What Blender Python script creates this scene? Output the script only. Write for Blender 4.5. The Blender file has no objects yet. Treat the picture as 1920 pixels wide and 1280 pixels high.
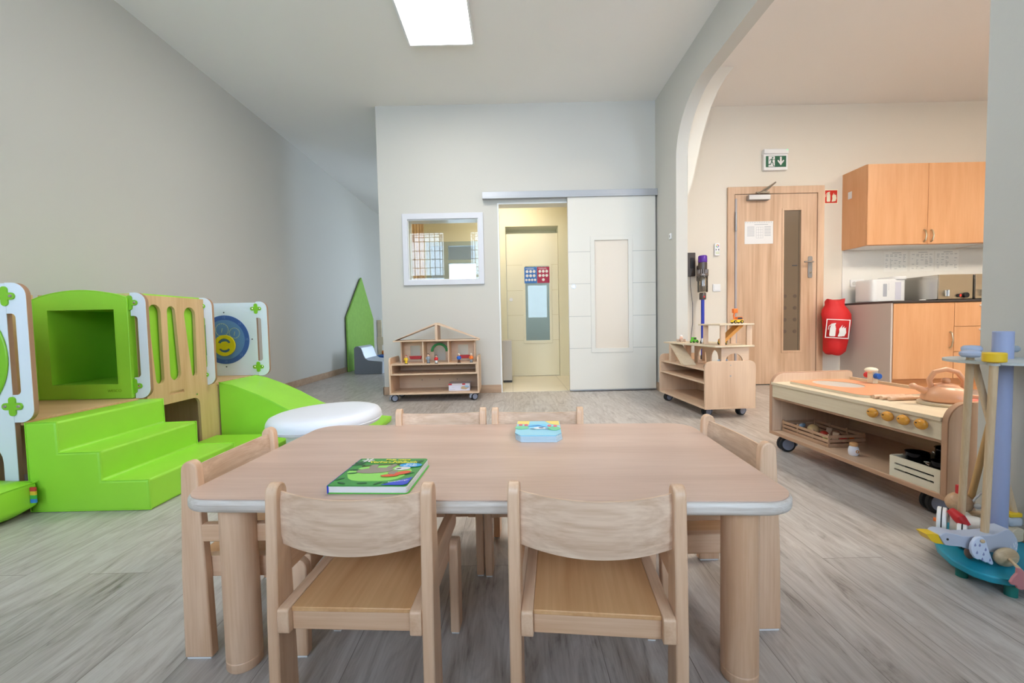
import bpy, bmesh, math, random
from mathutils import Vector, Matrix
from mathutils.geometry import tessellate_polygon
random.seed(7)
sc = bpy.context.scene
COL = sc.collection
PI = math.pi

# ------------------------------------------------------------------ camera
F_PX = 775.0
cam_d = bpy.data.cameras.new('camera')
cam_d.sensor_width = 36.0
cam_d.lens = F_PX / 1920 * 36.0
cam_d.clip_start = 0.02
cam = bpy.data.objects.new('camera', cam_d)
COL.objects.link(cam)
_p, _r = math.atan(35 / F_PX), 0.021
_F = Vector((0, math.cos(_p), -math.sin(_p)))
_R = Vector((1, 0, 0))
_U = _R.cross(_F)
_R2 = _R * math.cos(_r) - _U * math.sin(_r)
_U2 = _U * math.cos(_r) + _R * math.sin(_r)
_m = Matrix((_R2, _U2, -_F)).transposed().to_4x4()
_m.translation = Vector((0, 0, 0.75))
cam.matrix_world = _m
sc.camera = cam

# ------------------------------------------------------------------ light and exposure
sc.view_settings.view_transform = 'Standard'
sc.view_settings.look = 'None'
sc.view_settings.gamma = 1.0
sc.view_settings.use_curve_mapping = False
sc.view_settings.exposure = 0.40
w = bpy.data.worlds.new('sky')
sc.world = w
w.use_nodes = True
w.node_tree.nodes['Background'].inputs[0].default_value = (0.70, 0.83, 1.0, 1)
w.node_tree.nodes['Background'].inputs[1].default_value = 9.6

def area(name, loc, rot, sx, sy, power, color, portal=False):
    d = bpy.data.lights.new(name, 'AREA')
    d.shape = 'RECTANGLE'; d.size = sx; d.size_y = sy
    d.energy = power; d.color = color
    o = bpy.data.objects.new(name, d)
    o.location = loc; o.rotation_euler = rot
    COL.objects.link(o)
    if portal:
        d.cycles.is_portal = True
    return o
# window openings: x0, x1, z0, z1 in the rear wall (behind the camera), sky portals fill them
REAR_Y = -0.95
REAR_WIN = [(-2.42, -1.53, 0.85, 2.97), (-0.98, -0.09, 0.85, 2.97), (0.46, 1.35, 0.85, 2.97), (2.6, 3.6, 0.85, 2.97)]  # last opening, in the kitchen, is added to spread daylight evenly
for i, (a, b, c, d) in enumerate(REAR_WIN):
    area('window_portal', ((a + b) / 2, REAR_Y - 0.02, (c + d) / 2), (PI / 2, 0, 0), b - a, d - c, 1, (1, 1, 1), True)
# daylight of the far room comes through its own glazed side
area('far_window_portal', (1.98, 8.5, 1.6), (PI / 2, 0, PI / 2), 1.2, 2.2, 1, (1, 1, 1), True)
area('added_window_portal', (-1.1, 9.48, 1.35), (-PI / 2, 0, 0), .8, 1.7, 1, (1, 1, 1), True)  # portal of the window added in the far wall
LAMP_E = 15.0      # neutral ceiling panel strength
KITCHEN_E = 37.0   # warm ceiling panels of the kitchen, the second one added
WARM_E = 14.0       # added inner room panel, out of sight

# ------------------------------------------------------------------ materials
def lin(c):
    c = c / 255.0
    return c / 12.92 if c <= 0.04045 else ((c + 0.055) / 1.055) ** 2.4
def rgb(h):
    return (lin(h[0]), lin(h[1]), lin(h[2]), 1.0)
_mats = {}
def mat(name, c, rough=0.5, metal=0.0, spec=0.5, bump=0.0, bscale=200.0, coat=0.0, var=0.0, vscale=3.0):
    if name in _mats: return _mats[name]
    m = bpy.data.materials.new(name); m.use_nodes = True
    nt = m.node_tree; b = nt.nodes['Principled BSDF']
    b.inputs['Base Color'].default_value = rgb(c)
    b.inputs['Roughness'].default_value = rough
    b.inputs['Metallic'].default_value = metal
    b.inputs['Specular IOR Level'].default_value = spec
    b.inputs['Coat Weight'].default_value = coat
    tc = nt.nodes.new('ShaderNodeTexCoord')
    if bump:
        n = nt.nodes.new('ShaderNodeTexNoise'); n.inputs['Scale'].default_value = bscale
        n.inputs['Detail'].default_value = 3
        nt.links.new(tc.outputs['Object'], n.inputs['Vector'])
        bp = nt.nodes.new('ShaderNodeBump'); bp.inputs['Strength'].default_value = bump
        bp.inputs['Distance'].default_value = 0.01
        nt.links.new(n.outputs['Fac'], bp.inputs['Height'])
        nt.links.new(bp.outputs['Normal'], b.inputs['Normal'])
    if var:
        n = nt.nodes.new('ShaderNodeTexNoise'); n.inputs['Scale'].default_value = vscale
        n.inputs['Detail'].default_value = 4
        nt.links.new(tc.outputs['Object'], n.inputs['Vector'])
        r = nt.nodes.new('ShaderNodeValToRGB')
        k = 1 - var
        col = rgb(c)
        r.color_ramp.elements[0].position = 0.3; r.color_ramp.elements[1].position = 0.7
        r.color_ramp.elements[0].color = (col[0] * k, col[1] * k, col[2] * k, 1)
        r.color_ramp.elements[1].color = col
        nt.links.new(n.outputs['Fac'], r.inputs['Fac'])
        nt.links.new(r.outputs['Color'], b.inputs['Base Color'])
    _mats[name] = m
    return m
def wood(name, light, dark, axis=2, rough=0.42, scale=14.0, figure=1.0, bump=0.03):
    if name in _mats: return _mats[name]
    m = bpy.data.materials.new(name); m.use_nodes = True
    nt = m.node_tree; b = nt.nodes['Principled BSDF']
    L = nt.links.new; N = nt.nodes.new
    tc = N('ShaderNodeTexCoord'); mp = N('ShaderNodeMapping')
    s = [1.0, 1.0, 1.0]; s[axis] = 0.10
    mp.inputs['Scale'].default_value = s
    L(tc.outputs['Object'], mp.inputs['Vector'])
    n1 = N('ShaderNodeTexNoise'); n1.inputs['Scale'].default_value = scale
    n1.inputs['Detail'].default_value = 5; n1.inputs['Distortion'].default_value = 1.2 * figure
    n2 = N('ShaderNodeTexNoise'); n2.inputs['Scale'].default_value = scale * 14
    n2.inputs['Detail'].default_value = 3
    L(mp.outputs[0], n1.inputs['Vector'])
    mp2 = N('ShaderNodeMapping'); s2 = [1.0, 1.0, 1.0]; s2[axis] = 0.04
    mp2.inputs['Scale'].default_value = s2
    L(tc.outputs['Object'], mp2.inputs['Vector']); L(mp2.outputs[0], n2.inputs['Vector'])
    mx = N('ShaderNodeMath'); mx.operation = 'MULTIPLY_ADD'
    L(n2.outputs['Fac'], mx.inputs[0]); mx.inputs[1].default_value = 0.45; L(n1.outputs['Fac'], mx.inputs[2])
    r = N('ShaderNodeValToRGB')
    r.color_ramp.elements[0].position = 0.52; r.color_ramp.elements[0].color = rgb(dark)
    r.color_ramp.elements[1].position = 0.92; r.color_ramp.elements[1].color = rgb(light)
    L(mx.outputs[0], r.inputs['Fac']); L(r.outputs['Color'], b.inputs['Base Color'])
    b.inputs['Roughness'].default_value = rough
    if bump:
        bp = N('ShaderNodeBump'); bp.inputs['Strength'].default_value = bump; bp.inputs['Distance'].default_value = 0.004
        L(n2.outputs['Fac'], bp.inputs['Height']); L(bp.outputs['Normal'], b.inputs['Normal'])
    _mats[name] = m
    return m
def emis(name, c, e):
    if name in _mats: return _mats[name]
    m = bpy.data.materials.new(name); m.use_nodes = True
    b = m.node_tree.nodes['Principled BSDF']
    b.inputs['Base Color'].default_value = rgb(c)
    b.inputs['Emission Color'].default_value = rgb(c); b.inputs['Emission Strength'].default_value = e
    _mats[name] = m
    return m
def glass(name, tint=(255, 255, 255), refl=0.08, rough=0.0):
    if name in _mats: return _mats[name]
    m = bpy.data.materials.new(name); m.use_nodes = True
    nt = m.node_tree; nt.nodes.clear()
    o = nt.nodes.new('ShaderNodeOutputMaterial'); mx = nt.nodes.new('ShaderNodeMixShader')
    t = nt.nodes.new('ShaderNodeBsdfTransparent'); t.inputs[0].default_value = rgb(tint)
    g = nt.nodes.new('ShaderNodeBsdfGlossy'); g.inputs['Roughness'].default_value = rough
    lw = nt.nodes.new('ShaderNodeFresnel'); lw.inputs['IOR'].default_value = 1.5
    ad = nt.nodes.new('ShaderNodeMath'); ad.operation = 'ADD'; ad.inputs[1].default_value = refl
    nt.links.new(lw.outputs[0], ad.inputs[0]); nt.links.new(ad.outputs[0], mx.inputs[0])
    nt.links.new(t.outputs[0], mx.inputs[1]); nt.links.new(g.outputs[0], mx.inputs[2])
    nt.links.new(mx.outputs[0], o.inputs[0])
    _mats[name] = m
    return m

WALL = mat('wall_paint', (204, 201, 193), 0.85, bump=0.05, bscale=90)
WALLW = mat('kitchen_wall_paint', (230, 222, 208), 0.85, bump=0.05, bscale=90)
WALLC = mat('inner_room_paint', (234, 228, 198), 0.85)
CEIL = mat('ceiling_paint', (238, 235, 230), 0.9)
CEILK = mat('kitchen_ceiling_paint', (240, 236, 232), 0.9)
SKIRT = wood('skirting_wood', (190, 160, 132), (168, 138, 112), 0, 0.5)
WHITE = mat('white_lacquer', (232, 233, 231), 0.35)
WHITEP = mat('white_plastic', (238, 238, 238), 0.3)
DOORW = mat('white_door', (224, 220, 210), 0.4)
DOORC = mat('cream_door', (238, 232, 206), 0.45)
ALU = mat('aluminium', (168, 170, 174), 0.35, 0.8)
CHROME = mat('chrome', (215, 215, 215), 0.15, 1.0)
STEEL = mat('brushed_steel', (190, 178, 158), 0.28, 0.9)
BLACK = mat('black_rubber', (28, 28, 30), 0.6)
DGREY = mat('dark_grey', (62, 62, 66), 0.5)
LGREY = mat('light_grey', (176, 180, 190), 0.5)
DARK = mat('dark_gap', (22, 20, 16), 0.8)
BEECH = wood('beech_z', (232, 196, 164), (212, 168, 132), 2, 0.38)
BEECHX = wood('beech_x', (232, 196, 164), (212, 168, 132), 0, 0.38)
BEECHY = wood('beech_y', (232, 196, 164), (212, 168, 132), 1, 0.38)
SEATW = wood('seat_ply', (226, 178, 128), (206, 152, 102), 1, 0.32, 9)
BACKW = wood('backrest_ply', (234, 206, 180), (206, 170, 140), 0, 0.35, 16, 2.5)
TOPW = wood('laminate', (210, 180, 162), (194, 162, 143), 0, 0.3, 12, 0.5, 0.0)
PLYE = wood('ply_edge', (230, 222, 214), (192, 178, 164), 0, 0.4, 30, 0.3)
BIRCH = wood('birch_ply', (222, 188, 142), (204, 166, 118), 2, 0.5, 6, 1.5)
BIRCHX = wood('birch_ply_x', (222, 188, 142), (204, 166, 118), 0, 0.5, 6, 1.5)
PEDGE = mat('panel_edge', (168, 130, 100), 0.6)
MAPLE = wood('maple_z', (226, 196, 166), (210, 176, 146), 2, 0.42, 8, 0.6)
MAPLEX = wood('maple_x', (226, 196, 166), (210, 176, 146), 0, 0.42, 8, 0.6)
MAPLEY = wood('maple_y', (226, 196, 166), (210, 176, 146), 1, 0.42, 8, 0.6)
PALEW = wood('pale_maple', (228, 212, 184), (214, 194, 164), 0, 0.45, 8, 0.5)
PALEY = wood('pale_maple_y', (230, 212, 184), (216, 194, 164), 1, 0.45, 8, 0.5)
EDGEB = mat('edge_band', (190, 148, 118), 0.5)
DOORB = wood('beech_door', (226, 194, 164), (192, 154, 122), 2, 0.45, 3.2, 2.0)
CABW = wood('cabinet_beech', (226, 172, 126), (216, 158, 110), 2, 0.4, 12, 0.3)
CABX = wood('cabinet_beech_x', (226, 160, 106), (214, 146, 92), 0, 0.4, 12, 0.3)
GREEN = mat('green_vinyl', (156, 224, 60), 0.42, bump=0.12, bscale=9, var=0.06, vscale=5)
GREENP = mat('green_plastic', (132, 196, 44), 0.4)
FELT = mat('green_felt', (142, 186, 84), 0.9, var=0.12, vscale=14)
VWHITE = mat('white_vinyl', (232, 234, 242), 0.4, bump=0.05, bscale=8)
SOFA = mat('grey_vinyl', (120, 126, 134), 0.35)
SOFAS = mat('silver_vinyl', (176, 184, 196), 0.3)
RED = mat('red_paint', (206, 40, 44), 0.4)
REDF = mat('red_fabric', (214, 32, 34), 0.6, bump=0.5, bscale=12)
BLUE = mat('blue_paint', (34, 98, 190), 0.4)
DBLUE = mat('vacuum_blue', (38, 58, 180), 0.3)
YELLOW = mat('yellow_paint', (238, 196, 40), 0.4)
ORANGE = mat('orange_paint', (240, 120, 40), 0.4)
LORANGE = mat('light_orange', (238, 158, 112), 0.35)
SGREEN = mat('sign_green', (24, 96, 66), 0.5)
GREENT = mat('toy_green', (100, 190, 50), 0.4)
DGREEN = mat('arch_green', (40, 140, 60), 0.5)
KNOB = wood('knob_orange', (226, 160, 62), (206, 136, 40), 0, 0.25, 30)
TURQ = mat('turquoise', (24, 140, 150), 0.4)
DUCKG = mat('duck_grey', (188, 194, 210), 0.45)
SKIN = mat('toy_skin', (236, 196, 170), 0.5)
PAPER = mat('paper', (236, 236, 236), 0.7)
INK = mat('ink', (170, 172, 176), 0.8)
PRED = mat('safety_red', (214, 48, 32), 0.5)
CREAMP = mat('sign_cream', (244, 240, 214), 0.5)

# ------------------------------------------------------------------ geometry helpers
def rrect(x0, y0, x1, y1, r, n=6):
    if not isinstance(r, (list, tuple)): r = [r] * 4
    pts = []
    for (cx, cy, a0, rr, sx, sy) in ((x0, y0, 180, r[0], 1, 1), (x1, y0, 270, r[1], -1, 1), (x1, y1, 0, r[2], -1, -1), (x0, y1, 90, r[3], 1, -1)):
        if rr < 1e-5: pts.append((cx, cy)); continue
        ox, oy = cx + sx * rr, cy + sy * rr
        for k in range(n + 1):
            a = math.radians(a0 + 90 * k / n)
            pts.append((ox + rr * math.cos(a), oy + rr * math.sin(a)))
    return pts
def circ(cx, cy, r, n=32, ry=None, a0=0, a1=360):
    ry = r if ry is None else ry
    full = abs(a1 - a0) >= 360
    m = n if full else n + 1
    return [(cx + r * math.cos(math.radians(a0 + (a1 - a0) * k / n)), cy + ry * math.sin(math.radians(a0 + (a1 - a0) * k / n))) for k in range(m)]
def XZ(y0=0, sgn=1):      # plane facing -y : (a,b,t) -> x=a, z=b, y=y0+t
    return lambda a, b, t: (a, y0 + sgn * t, b)
def YZ(x0=0, sgn=1):
    return lambda a, b, t: (x0 + sgn * t, a, b)
def XY(z0=0):
    return lambda a, b, t: (a, b, z0 + t)
class G:
    def __init__(s): s.v = []; s.f = []; s.mi = []; s.M = None; s.cur = 0
    def add(s, vs, fs):
        k = len(s.v)
        for p in vs:
            p = Vector(p)
            if s.M: p = s.M @ p
            s.v.append(p)
        for f in fs: s.f.append([i + k for i in f]); s.mi.append(s.cur)
        return s
    def box(s, x0, x1, y0, y1, z0, z1):
        vs = [(x, y, z) for x in (x0, x1) for y in (y0, y1) for z in (z0, z1)]
        return s.add(vs, [(0, 1, 3, 2), (4, 6, 7, 5), (0, 4, 5, 1), (2, 3, 7, 6), (0, 2, 6, 4), (1, 5, 7, 3)])
    def cyl(s, p0, p1, r0, r1=None, n=24):
        r1 = r0 if r1 is None else r1
        p0, p1 = Vector(p0), Vector(p1); d = (p1 - p0).normalized()
        u = d.orthogonal().normalized(); w_ = d.cross(u)
        vs = []
        for (p, r) in ((p0, r0), (p1, r1)):
            for k in range(n):
                a = 2 * PI * k / n
                vs.append(p + u * (r * math.cos(a)) + w_ * (r * math.sin(a)))
        fs = [(k, (k + 1) % n, n + (k + 1) % n, n + k) for k in range(n)]
        fs += [tuple(range(n))[::-1], tuple(range(n, 2 * n))]
        return s.add(vs, fs)
    def tube(s, pts, r, n=10, closed=False):
        pts = [Vector(p) for p in pts]; m = len(pts)
        rr = r if isinstance(r, (list, tuple)) else [r] * m
        vs = []; u = None
        for i, p in enumerate(pts):
            a = pts[i - 1] if (i or closed) else pts[i]
            b = pts[(i + 1) % m] if (i < m - 1 or closed) else pts[i]
            d = (b - a).normalized()
            if u is None: u = d.orthogonal().normalized()
            else: u = (u - d * u.dot(d)).normalized()
            w_ = d.cross(u)
            for k in range(n):
                t = 2 * PI * k / n
                vs.append(p + u * (rr[i] * math.cos(t)) + w_ * (rr[i] * math.sin(t)))
        fs = []
        for i in range(m if closed else m - 1):
            j = (i + 1) % m
            for k in range(n):
                fs.append((i * n + k, i * n + (k + 1) % n, j * n + (k + 1) % n, j * n + k))
        if not closed: fs += [tuple(range(n))[::-1], tuple(range((m - 1) * n, m * n))]
        return s.add(vs, fs)
    def lathe(s, prof, c=(0, 0, 0), n=32, axis='z', sx=1.0, sy=1.0):
        vs = []; c = Vector(c)
        for (r, h) in prof:
            for k in range(n):
                a = 2 * PI * k / n
                x, y = r * math.cos(a) * sx, r * math.sin(a) * sy
                v = {'z': (x, y, h), 'y': (x, h, y), 'x': (h, x, y)}[axis]
                vs.append(c + Vector(v))
        fs = []
        for i in range(len(prof) - 1):
            for k in range(n):
                fs.append((i * n + k, i * n + (k + 1) % n, (i + 1) * n + (k + 1) % n, (i + 1) * n + k))
        if prof[0][0] > 1e-6: fs.append(tuple(range(n))[::-1])
        if prof[-1][0] > 1e-6: fs.append(tuple(range((len(prof) - 1) * n, len(prof) * n)))
        return s.add(vs, fs)
    def ell(s, c, rx, ry, rz, n=20, m=12):
        prof = [(math.sin(PI * i / m), -math.cos(PI * i / m)) for i in range(m + 1)]
        prof[0] = (0.0, -1.0); prof[-1] = (0.0, 1.0)
        vs = []
        for (r, h) in prof:
            for k in range(n):
                a = 2 * PI * k / n
                vs.append((c[0] + rx * r * math.cos(a), c[1] + ry * r * math.sin(a), c[2] + rz * h))
        fs = [(i * n + k, i * n + (k + 1) % n, (i + 1) * n + (k + 1) % n, (i + 1) * n + k) for i in range(m) for k in range(n)]
        return s.add(vs, fs)
    def plate(s, outer, fn, t0, t1, holes=()):
        loops = [list(outer)] + [list(h) for h in holes]
        tri = tessellate_polygon([[Vector((a, b, 0)) for a, b in lp] for lp in loops])
        flat = [p for lp in loops for p in lp]; n = len(flat)
        vs = [fn(a, b, t0) for a, b in flat] + [fn(a, b, t1) for a, b in flat]
        fs = []
        if len(loops) == 1:
            # one n-gon per side keeps bevels clean; fall back on triangles when concave
            fs += [tuple(range(n)), tuple(range(2 * n - 1, n - 1, -1))]
        else:
            for t in tri: fs.append(tuple(t)); fs.append(tuple(i + n for i in reversed(t)))
        k = 0
        for lp in loops:
            m = len(lp)
            for i in range(m):
                a, b = k + i, k + (i + 1) % m
                fs.append((a, b, b + n, a + n))
            k += m
        return s.add(vs, fs)
    def ring(s, c, r0, r1, y0, y1, n=36):
        return s.plate(circ(c[0], c[1], r1, n), lambda a, b, t: (a, t, b), y0, y1, [circ(c[0], c[1], r0, n)])
    def grid(s, fn, nu, nv, thick=None):
        vs = [fn(i / nu, j / nv) for i in range(nu + 1) for j in range(nv + 1)]
        fs = [(i * (nv + 1) + j, (i + 1) * (nv + 1) + j, (i + 1) * (nv + 1) + j + 1, i * (nv + 1) + j + 1) for i in range(nu) for j in range(nv)]
        return s.add(vs, fs)
    def mt(s, i): s.cur = i; return s
    def build(s, name, m, parent=None, bevel=0, seg=2, smooth=True, weld=True, angle=35, sub=0):
        bm = bmesh.new()
        vs = [bm.verts.new(v) for v in s.v]
        for f, mi in zip(s.f, s.mi):
            try:
                q = bm.faces.new([vs[i] for i in f]); q.material_index = mi
            except ValueError: pass
        if weld: bmesh.ops.remove_doubles(bm, verts=bm.verts, dist=1e-6)
        bmesh.ops.recalc_face_normals(bm, faces=bm.faces)
        me = bpy.data.meshes.new(name); bm.to_mesh(me); bm.free()
        for mm in (m if isinstance(m, (list, tuple)) else [m]): me.materials.append(mm)
        if smooth:
            for p in me.polygons: p.use_smooth = True
            me.set_sharp_from_angle(angle=math.radians(angle))
        o = bpy.data.objects.new(name, me); COL.objects.link(o)
        if parent is not None: o.parent = parent
        if bevel:
            b = o.modifiers.new('bevel', 'BEVEL'); b.width = bevel; b.segments = seg
            b.limit_method = 'ANGLE'; b.angle_limit = math.radians(40)
            b.use_clamp_overlap = True
        if sub:
            b = o.modifiers.new('subdivision', 'SUBSURF'); b.levels = sub; b.render_levels = sub
        return o
def thing(name, label, cat, loc=(0, 0, 0), rotz=0.0, group=None):
    o = bpy.data.objects.new(name, None); COL.objects.link(o)
    o.empty_display_size = 0.1
    o.location = loc; o.rotation_euler = (0, 0, rotz)
    return tag(o, label, cat, group)
def tag(o, label, cat, group=None):
    o['label'] = label; o['category'] = cat
    if group: o['group'] = group
    return o
def struct(o): o['kind'] = 'structure'; return o
def dup(root, loc, rotz, label):
    r = root.copy(); COL.objects.link(r); r.location = loc; r.rotation_euler = (0, 0, rotz); r['label'] = label
    for ch in list(root.children):
        c = ch.copy(); COL.objects.link(c); c.parent = r
        for g in ch.children:
            d = g.copy(); COL.objects.link(d); d.parent = c
    return r
def text(s, size, m, parent, origin, ux, uy, name='lettering', depth=0.0006, align='CENTER', font_off=0.0):
    cu = bpy.data.curves.new('t', 'FONT'); cu.body = s; cu.size = size; cu.align_x = align; cu.align_y = 'CENTER'
    cu.extrude = depth; cu.offset = font_off
    tmp = bpy.data.objects.new('t', cu); COL.objects.link(tmp)
    dg = bpy.context.evaluated_depsgraph_get()
    me = bpy.data.meshes.new_from_object(tmp.evaluated_get(dg))
    bpy.data.objects.remove(tmp); bpy.data.curves.remove(cu)
    ux, uy = Vector(ux).normalized(), Vector(uy).normalized(); n = ux.cross(uy)
    M = Matrix((ux, uy, n)).transposed().to_4x4(); M.translation = Vector(origin)
    me.transform(M); me.materials.clear(); me.materials.append(m)
    o = bpy.data.objects.new(name, me); COL.objects.link(o); o.parent = parent
    return o

def strip_plate(g, outer, fn, t0, t1):
    return g.plate(outer, fn, t0, t1)
# ------------------------------------------------------------------ the setting
CH = 3.05          # ceiling height
LX = -2.72         # left wall
BY = 4.45          # partition wall
AX = 1.555         # arch wall face
KY = 4.60          # kitchen end wall
def floor_mat():
    m = bpy.data.materials.new('oak_vinyl_floor'); m.use_nodes = True
    nt = m.node_tree; b = nt.nodes['Principled BSDF']; L = nt.links.new; N = nt.nodes.new
    tc = N('ShaderNodeTexCoord'); sp = N('ShaderNodeSeparateXYZ'); cb = N('ShaderNodeCombineXYZ')
    L(tc.outputs['Object'], sp.inputs[0]); L(sp.outputs['Y'], cb.inputs['X']); L(sp.outputs['X'], cb.inputs['Y'])
    br = N('ShaderNodeTexBrick')
    br.inputs['Scale'].default_value = 1.0; br.inputs['Brick Width'].default_value = 1.25
    br.inputs['Row Height'].default_value = 0.19; br.inputs['Mortar Size'].default_value = 0.0012
    br.inputs['Mortar Smooth'].default_value = 0.3; br.offset = 0.37
    br.inputs['Color1'].default_value = (0, 0, 0, 1); br.inputs['Color2'].default_value = (1, 1, 1, 1)
    br.inputs['Mortar'].default_value = (0.5, 0.5, 0.5, 1)
    L(cb.outputs[0], br.inputs['Vector'])
    # long streaks, offset plank by plank
    mp = N('ShaderNodeMapping'); mp.inputs['Scale'].default_value = (1.3, 6.5, 1)
    off = N('ShaderNodeVectorMath'); off.operation = 'MULTIPLY_ADD'
    off.inputs[1].default_value = (7, 3, 0)
    L(br.outputs['Color'], off.inputs[0]); L(cb.outputs[0], off.inputs[2]); L(off.outputs[0], mp.inputs['Vector'])
    n1 = N('ShaderNodeTexNoise'); n1.inputs['Scale'].default_value = 2.2; n1.inputs['Detail'].default_value = 8
    n1.inputs['Roughness'].default_value = 0.65; n1.inputs['Distortion'].default_value = 2.4
    L(mp.outputs[0], n1.inputs['Vector'])
    mp2 = N('ShaderNodeMapping'); mp2.inputs['Scale'].default_value = (2.0, 60.0, 1); L(off.outputs[0], mp2.inputs['Vector'])
    n2 = N('ShaderNodeTexNoise'); n2.inputs['Scale'].default_value = 3.5; n2.inputs['Detail'].default_value = 4
    L(mp2.outputs[0], n2.inputs['Vector'])
    a = N('ShaderNodeMath'); a.operation = 'MULTIPLY_ADD'; a.inputs[1].default_value = 0.28
    L(n2.outputs['Fac'], a.inputs[0]); L(n1.outputs['Fac'], a.inputs[2])
    a2 = N('ShaderNodeMath'); a2.operation = 'MULTIPLY_ADD'; a2.inputs[1].default_value = 0.10
    L(br.outputs['Color'], a2.inputs[0]); L(a.outputs[0], a2.inputs[2])
    r = N('ShaderNodeValToRGB'); e = r.color_ramp.elements
    e[0].position = 0.44; e[0].color = rgb((120, 112, 105))
    e[1].position = 0.84; e[1].color = rgb((194, 188, 182))
    x = e.new(0.56); x.color = rgb((162, 153, 146)); x = e.new(0.68); x.color = rgb((178, 170, 164))
    L(a2.outputs[0], r.inputs['Fac'])
    mm = N('ShaderNodeMixRGB'); mm.blend_type = 'MULTIPLY'; L(br.outputs['Fac'], mm.inputs['Fac'])
    mm.inputs['Color2'].default_value = (0.55, 0.52, 0.5, 1)
    L(r.outputs['Color'], mm.inputs['Color1']); L(mm.outputs[0], b.inputs['Base Color'])
    b.inputs['Roughness'].default_value = 0.36
    bp = N('ShaderNodeBump'); bp.inputs['Strength'].default_value = 0.06; bp.inputs['Distance'].default_value = 0.003
    L(a.outputs[0], bp.inputs['Height']); L(bp.outputs['Normal'], b.inputs['Normal'])
    return m
def tile_mat():
    m = bpy.data.materials.new('floor_tile'); m.use_nodes = True
    nt = m.node_tree; b = nt.nodes['Principled BSDF']; L = nt.links.new; N = nt.nodes.new
    tc = N('ShaderNodeTexCoord'); br = N('ShaderNodeTexBrick')
    br.inputs['Scale'].default_value = 1.0; br.inputs['Brick Width'].default_value = 0.6; br.inputs['Row Height'].default_value = 0.6
    br.offset = 0; br.inputs['Mortar Size'].default_value = 0.004
    br.inputs['Color1'].default_value = rgb((222, 212, 190)); br.inputs['Color2'].default_value = rgb((228, 218, 196))
    br.inputs['Mortar'].default_value = rgb((196, 186, 164))
    L(tc.outputs['Object'], br.inputs['Vector']); L(br.outputs['Color'], b.inputs['Base Color'])
    b.inputs['Roughness'].default_value = 0.35
    return m
FLOOR = floor_mat(); TILE = tile_mat()
struct(G().box(LX - 0.15, 7.0, REAR_Y - 0.15, 9.7, -0.1, 0.0).build('floor', FLOOR, smooth=False))
struct(G().box(-1.26, 1.42, BY + 0.012, 6.0, 0.0, 0.004).build('floor_tiles', TILE, smooth=False))
struct(G().box(LX - 0.15, AX + 0.05, REAR_Y - 0.15, 9.7, CH, CH + 0.15).build('ceiling', CEIL, smooth=False))
struct(G().box(AX + 0.05, 7.0, REAR_Y - 0.15, KY + 0.1, CH + 0.001, CH + 0.15).build('ceiling_kitchen', CEILK, smooth=False))
struct(G().box(LX - 0.15, LX, REAR_Y - 0.15, 9.7, 0, CH).build('wall_left', WALL, smooth=False))
# partition wall with interior window and door opening
DX0, DX1, DZ = -0.125, 0.61, 2.02
WX0, WX1, WZ0, WZ1 = -1.085, -0.335, 1.225, 1.865
struct(G().plate([(-1.387, 0), (DX0, 0), (DX0, DZ), (DX1 + 0.12, DZ), (DX1 + 0.12, 0), (AX + 0.1, 0), (AX + 0.1, CH), (-1.387, CH)], XZ(BY), 0, 0.15,
                 [[(WX0, WZ0), (WX1, WZ0), (WX1, WZ1), (WX0, WZ1)]]).build('wall_back', WALL, smooth=False))
# inner room behind it
struct(G().box(-1.387, -1.26, BY + 0.15, 6.1, 0, CH).build('wall_inner_left', WALL, smooth=False))
struct(G().box(1.42, 1.55, BY + 0.15, 6.1, 0, CH).build('wall_inner_right', WALLC, smooth=False))
IY = 6.0
struct(G().plate([(-1.26, 0), (-0.10, 0), (-0.10, 1.98), (0.72, 1.98), (0.72, 0), (1.42, 0), (1.42, CH), (-1.26, CH)], XZ(IY), 0, 0.12,
                 [rrect(-1.2, 1.0, -0.42, 1.93, 0)]).build('wall_inner_back', WALLC, smooth=False))
# cream lining of the inner room
struct(G().box(-1.26, -1.25, BY + 0.15, IY, 0.0, CH).build('wall_inner_lining', WALLC, smooth=False))
struct(G().box(-1.26, 1.42, BY + 0.16, IY, 2.55, 2.6).build('ceiling_inner', WALLC, smooth=False))
# a lower lintel / bulkhead in front of the inner door
struct(G().plate([(-0.18, 0), (-0.06, 0), (-0.06, 2.06), (0.66, 2.06), (0.66, 0), (0.82, 0), (0.82, 2.55), (-0.18, 2.55)], XZ(IY - 0.30), 0, 0.30).build('wall_inner_recess', WALLC, smooth=False))
# far room
struct(G().plate([(LX, 0), (2.0, 0), (2.0, CH), (LX, CH)], XZ(9.5), 0, .15, [rrect(-1.5, .5, -.7, 2.2, 0)]).build('wall_far', WALL, smooth=False))
struct(G().plate([(6.1, 0), (9.5, 0), (9.5, CH), (6.1, CH)], YZ(2.0), 0, 0.15, [rrect(7.9, 0.5, 9.1, 2.7, 0)]).build('wall_far_side', WALL, smooth=False))
struct(G().box(1.42, 2.0, 6.0, 6.12, 0, CH).build('wall_far_return', WALL, smooth=False))
# arch wall: profile in y,z with a wide round-cornered opening
JY, JN, SOF, R = 3.90, 1.37, 2.70, 0.55
arch = [(REAR_Y, 0), (JN, 0)]
arch += [(JN + R * (1 - math.cos(a)), SOF - R * 0.85 + R * 0.85 * math.sin(a)) for a in [PI / 2 * k / 10 for k in range(11)]]
arch += [(JY - R * (1 - math.sin(a)), SOF - R * 0.85 * (1 - math.cos(a))) for a in [PI / 2 * k / 14 for k in range(15)]]
arch += [(JY, 0), (BY, 0), (BY, CH), (REAR_Y, CH)]
struct(strip_plate(G(), arch, YZ(AX), 0, 0.105).build('wall_arch', [WALL], smooth=True, angle=20))
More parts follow.
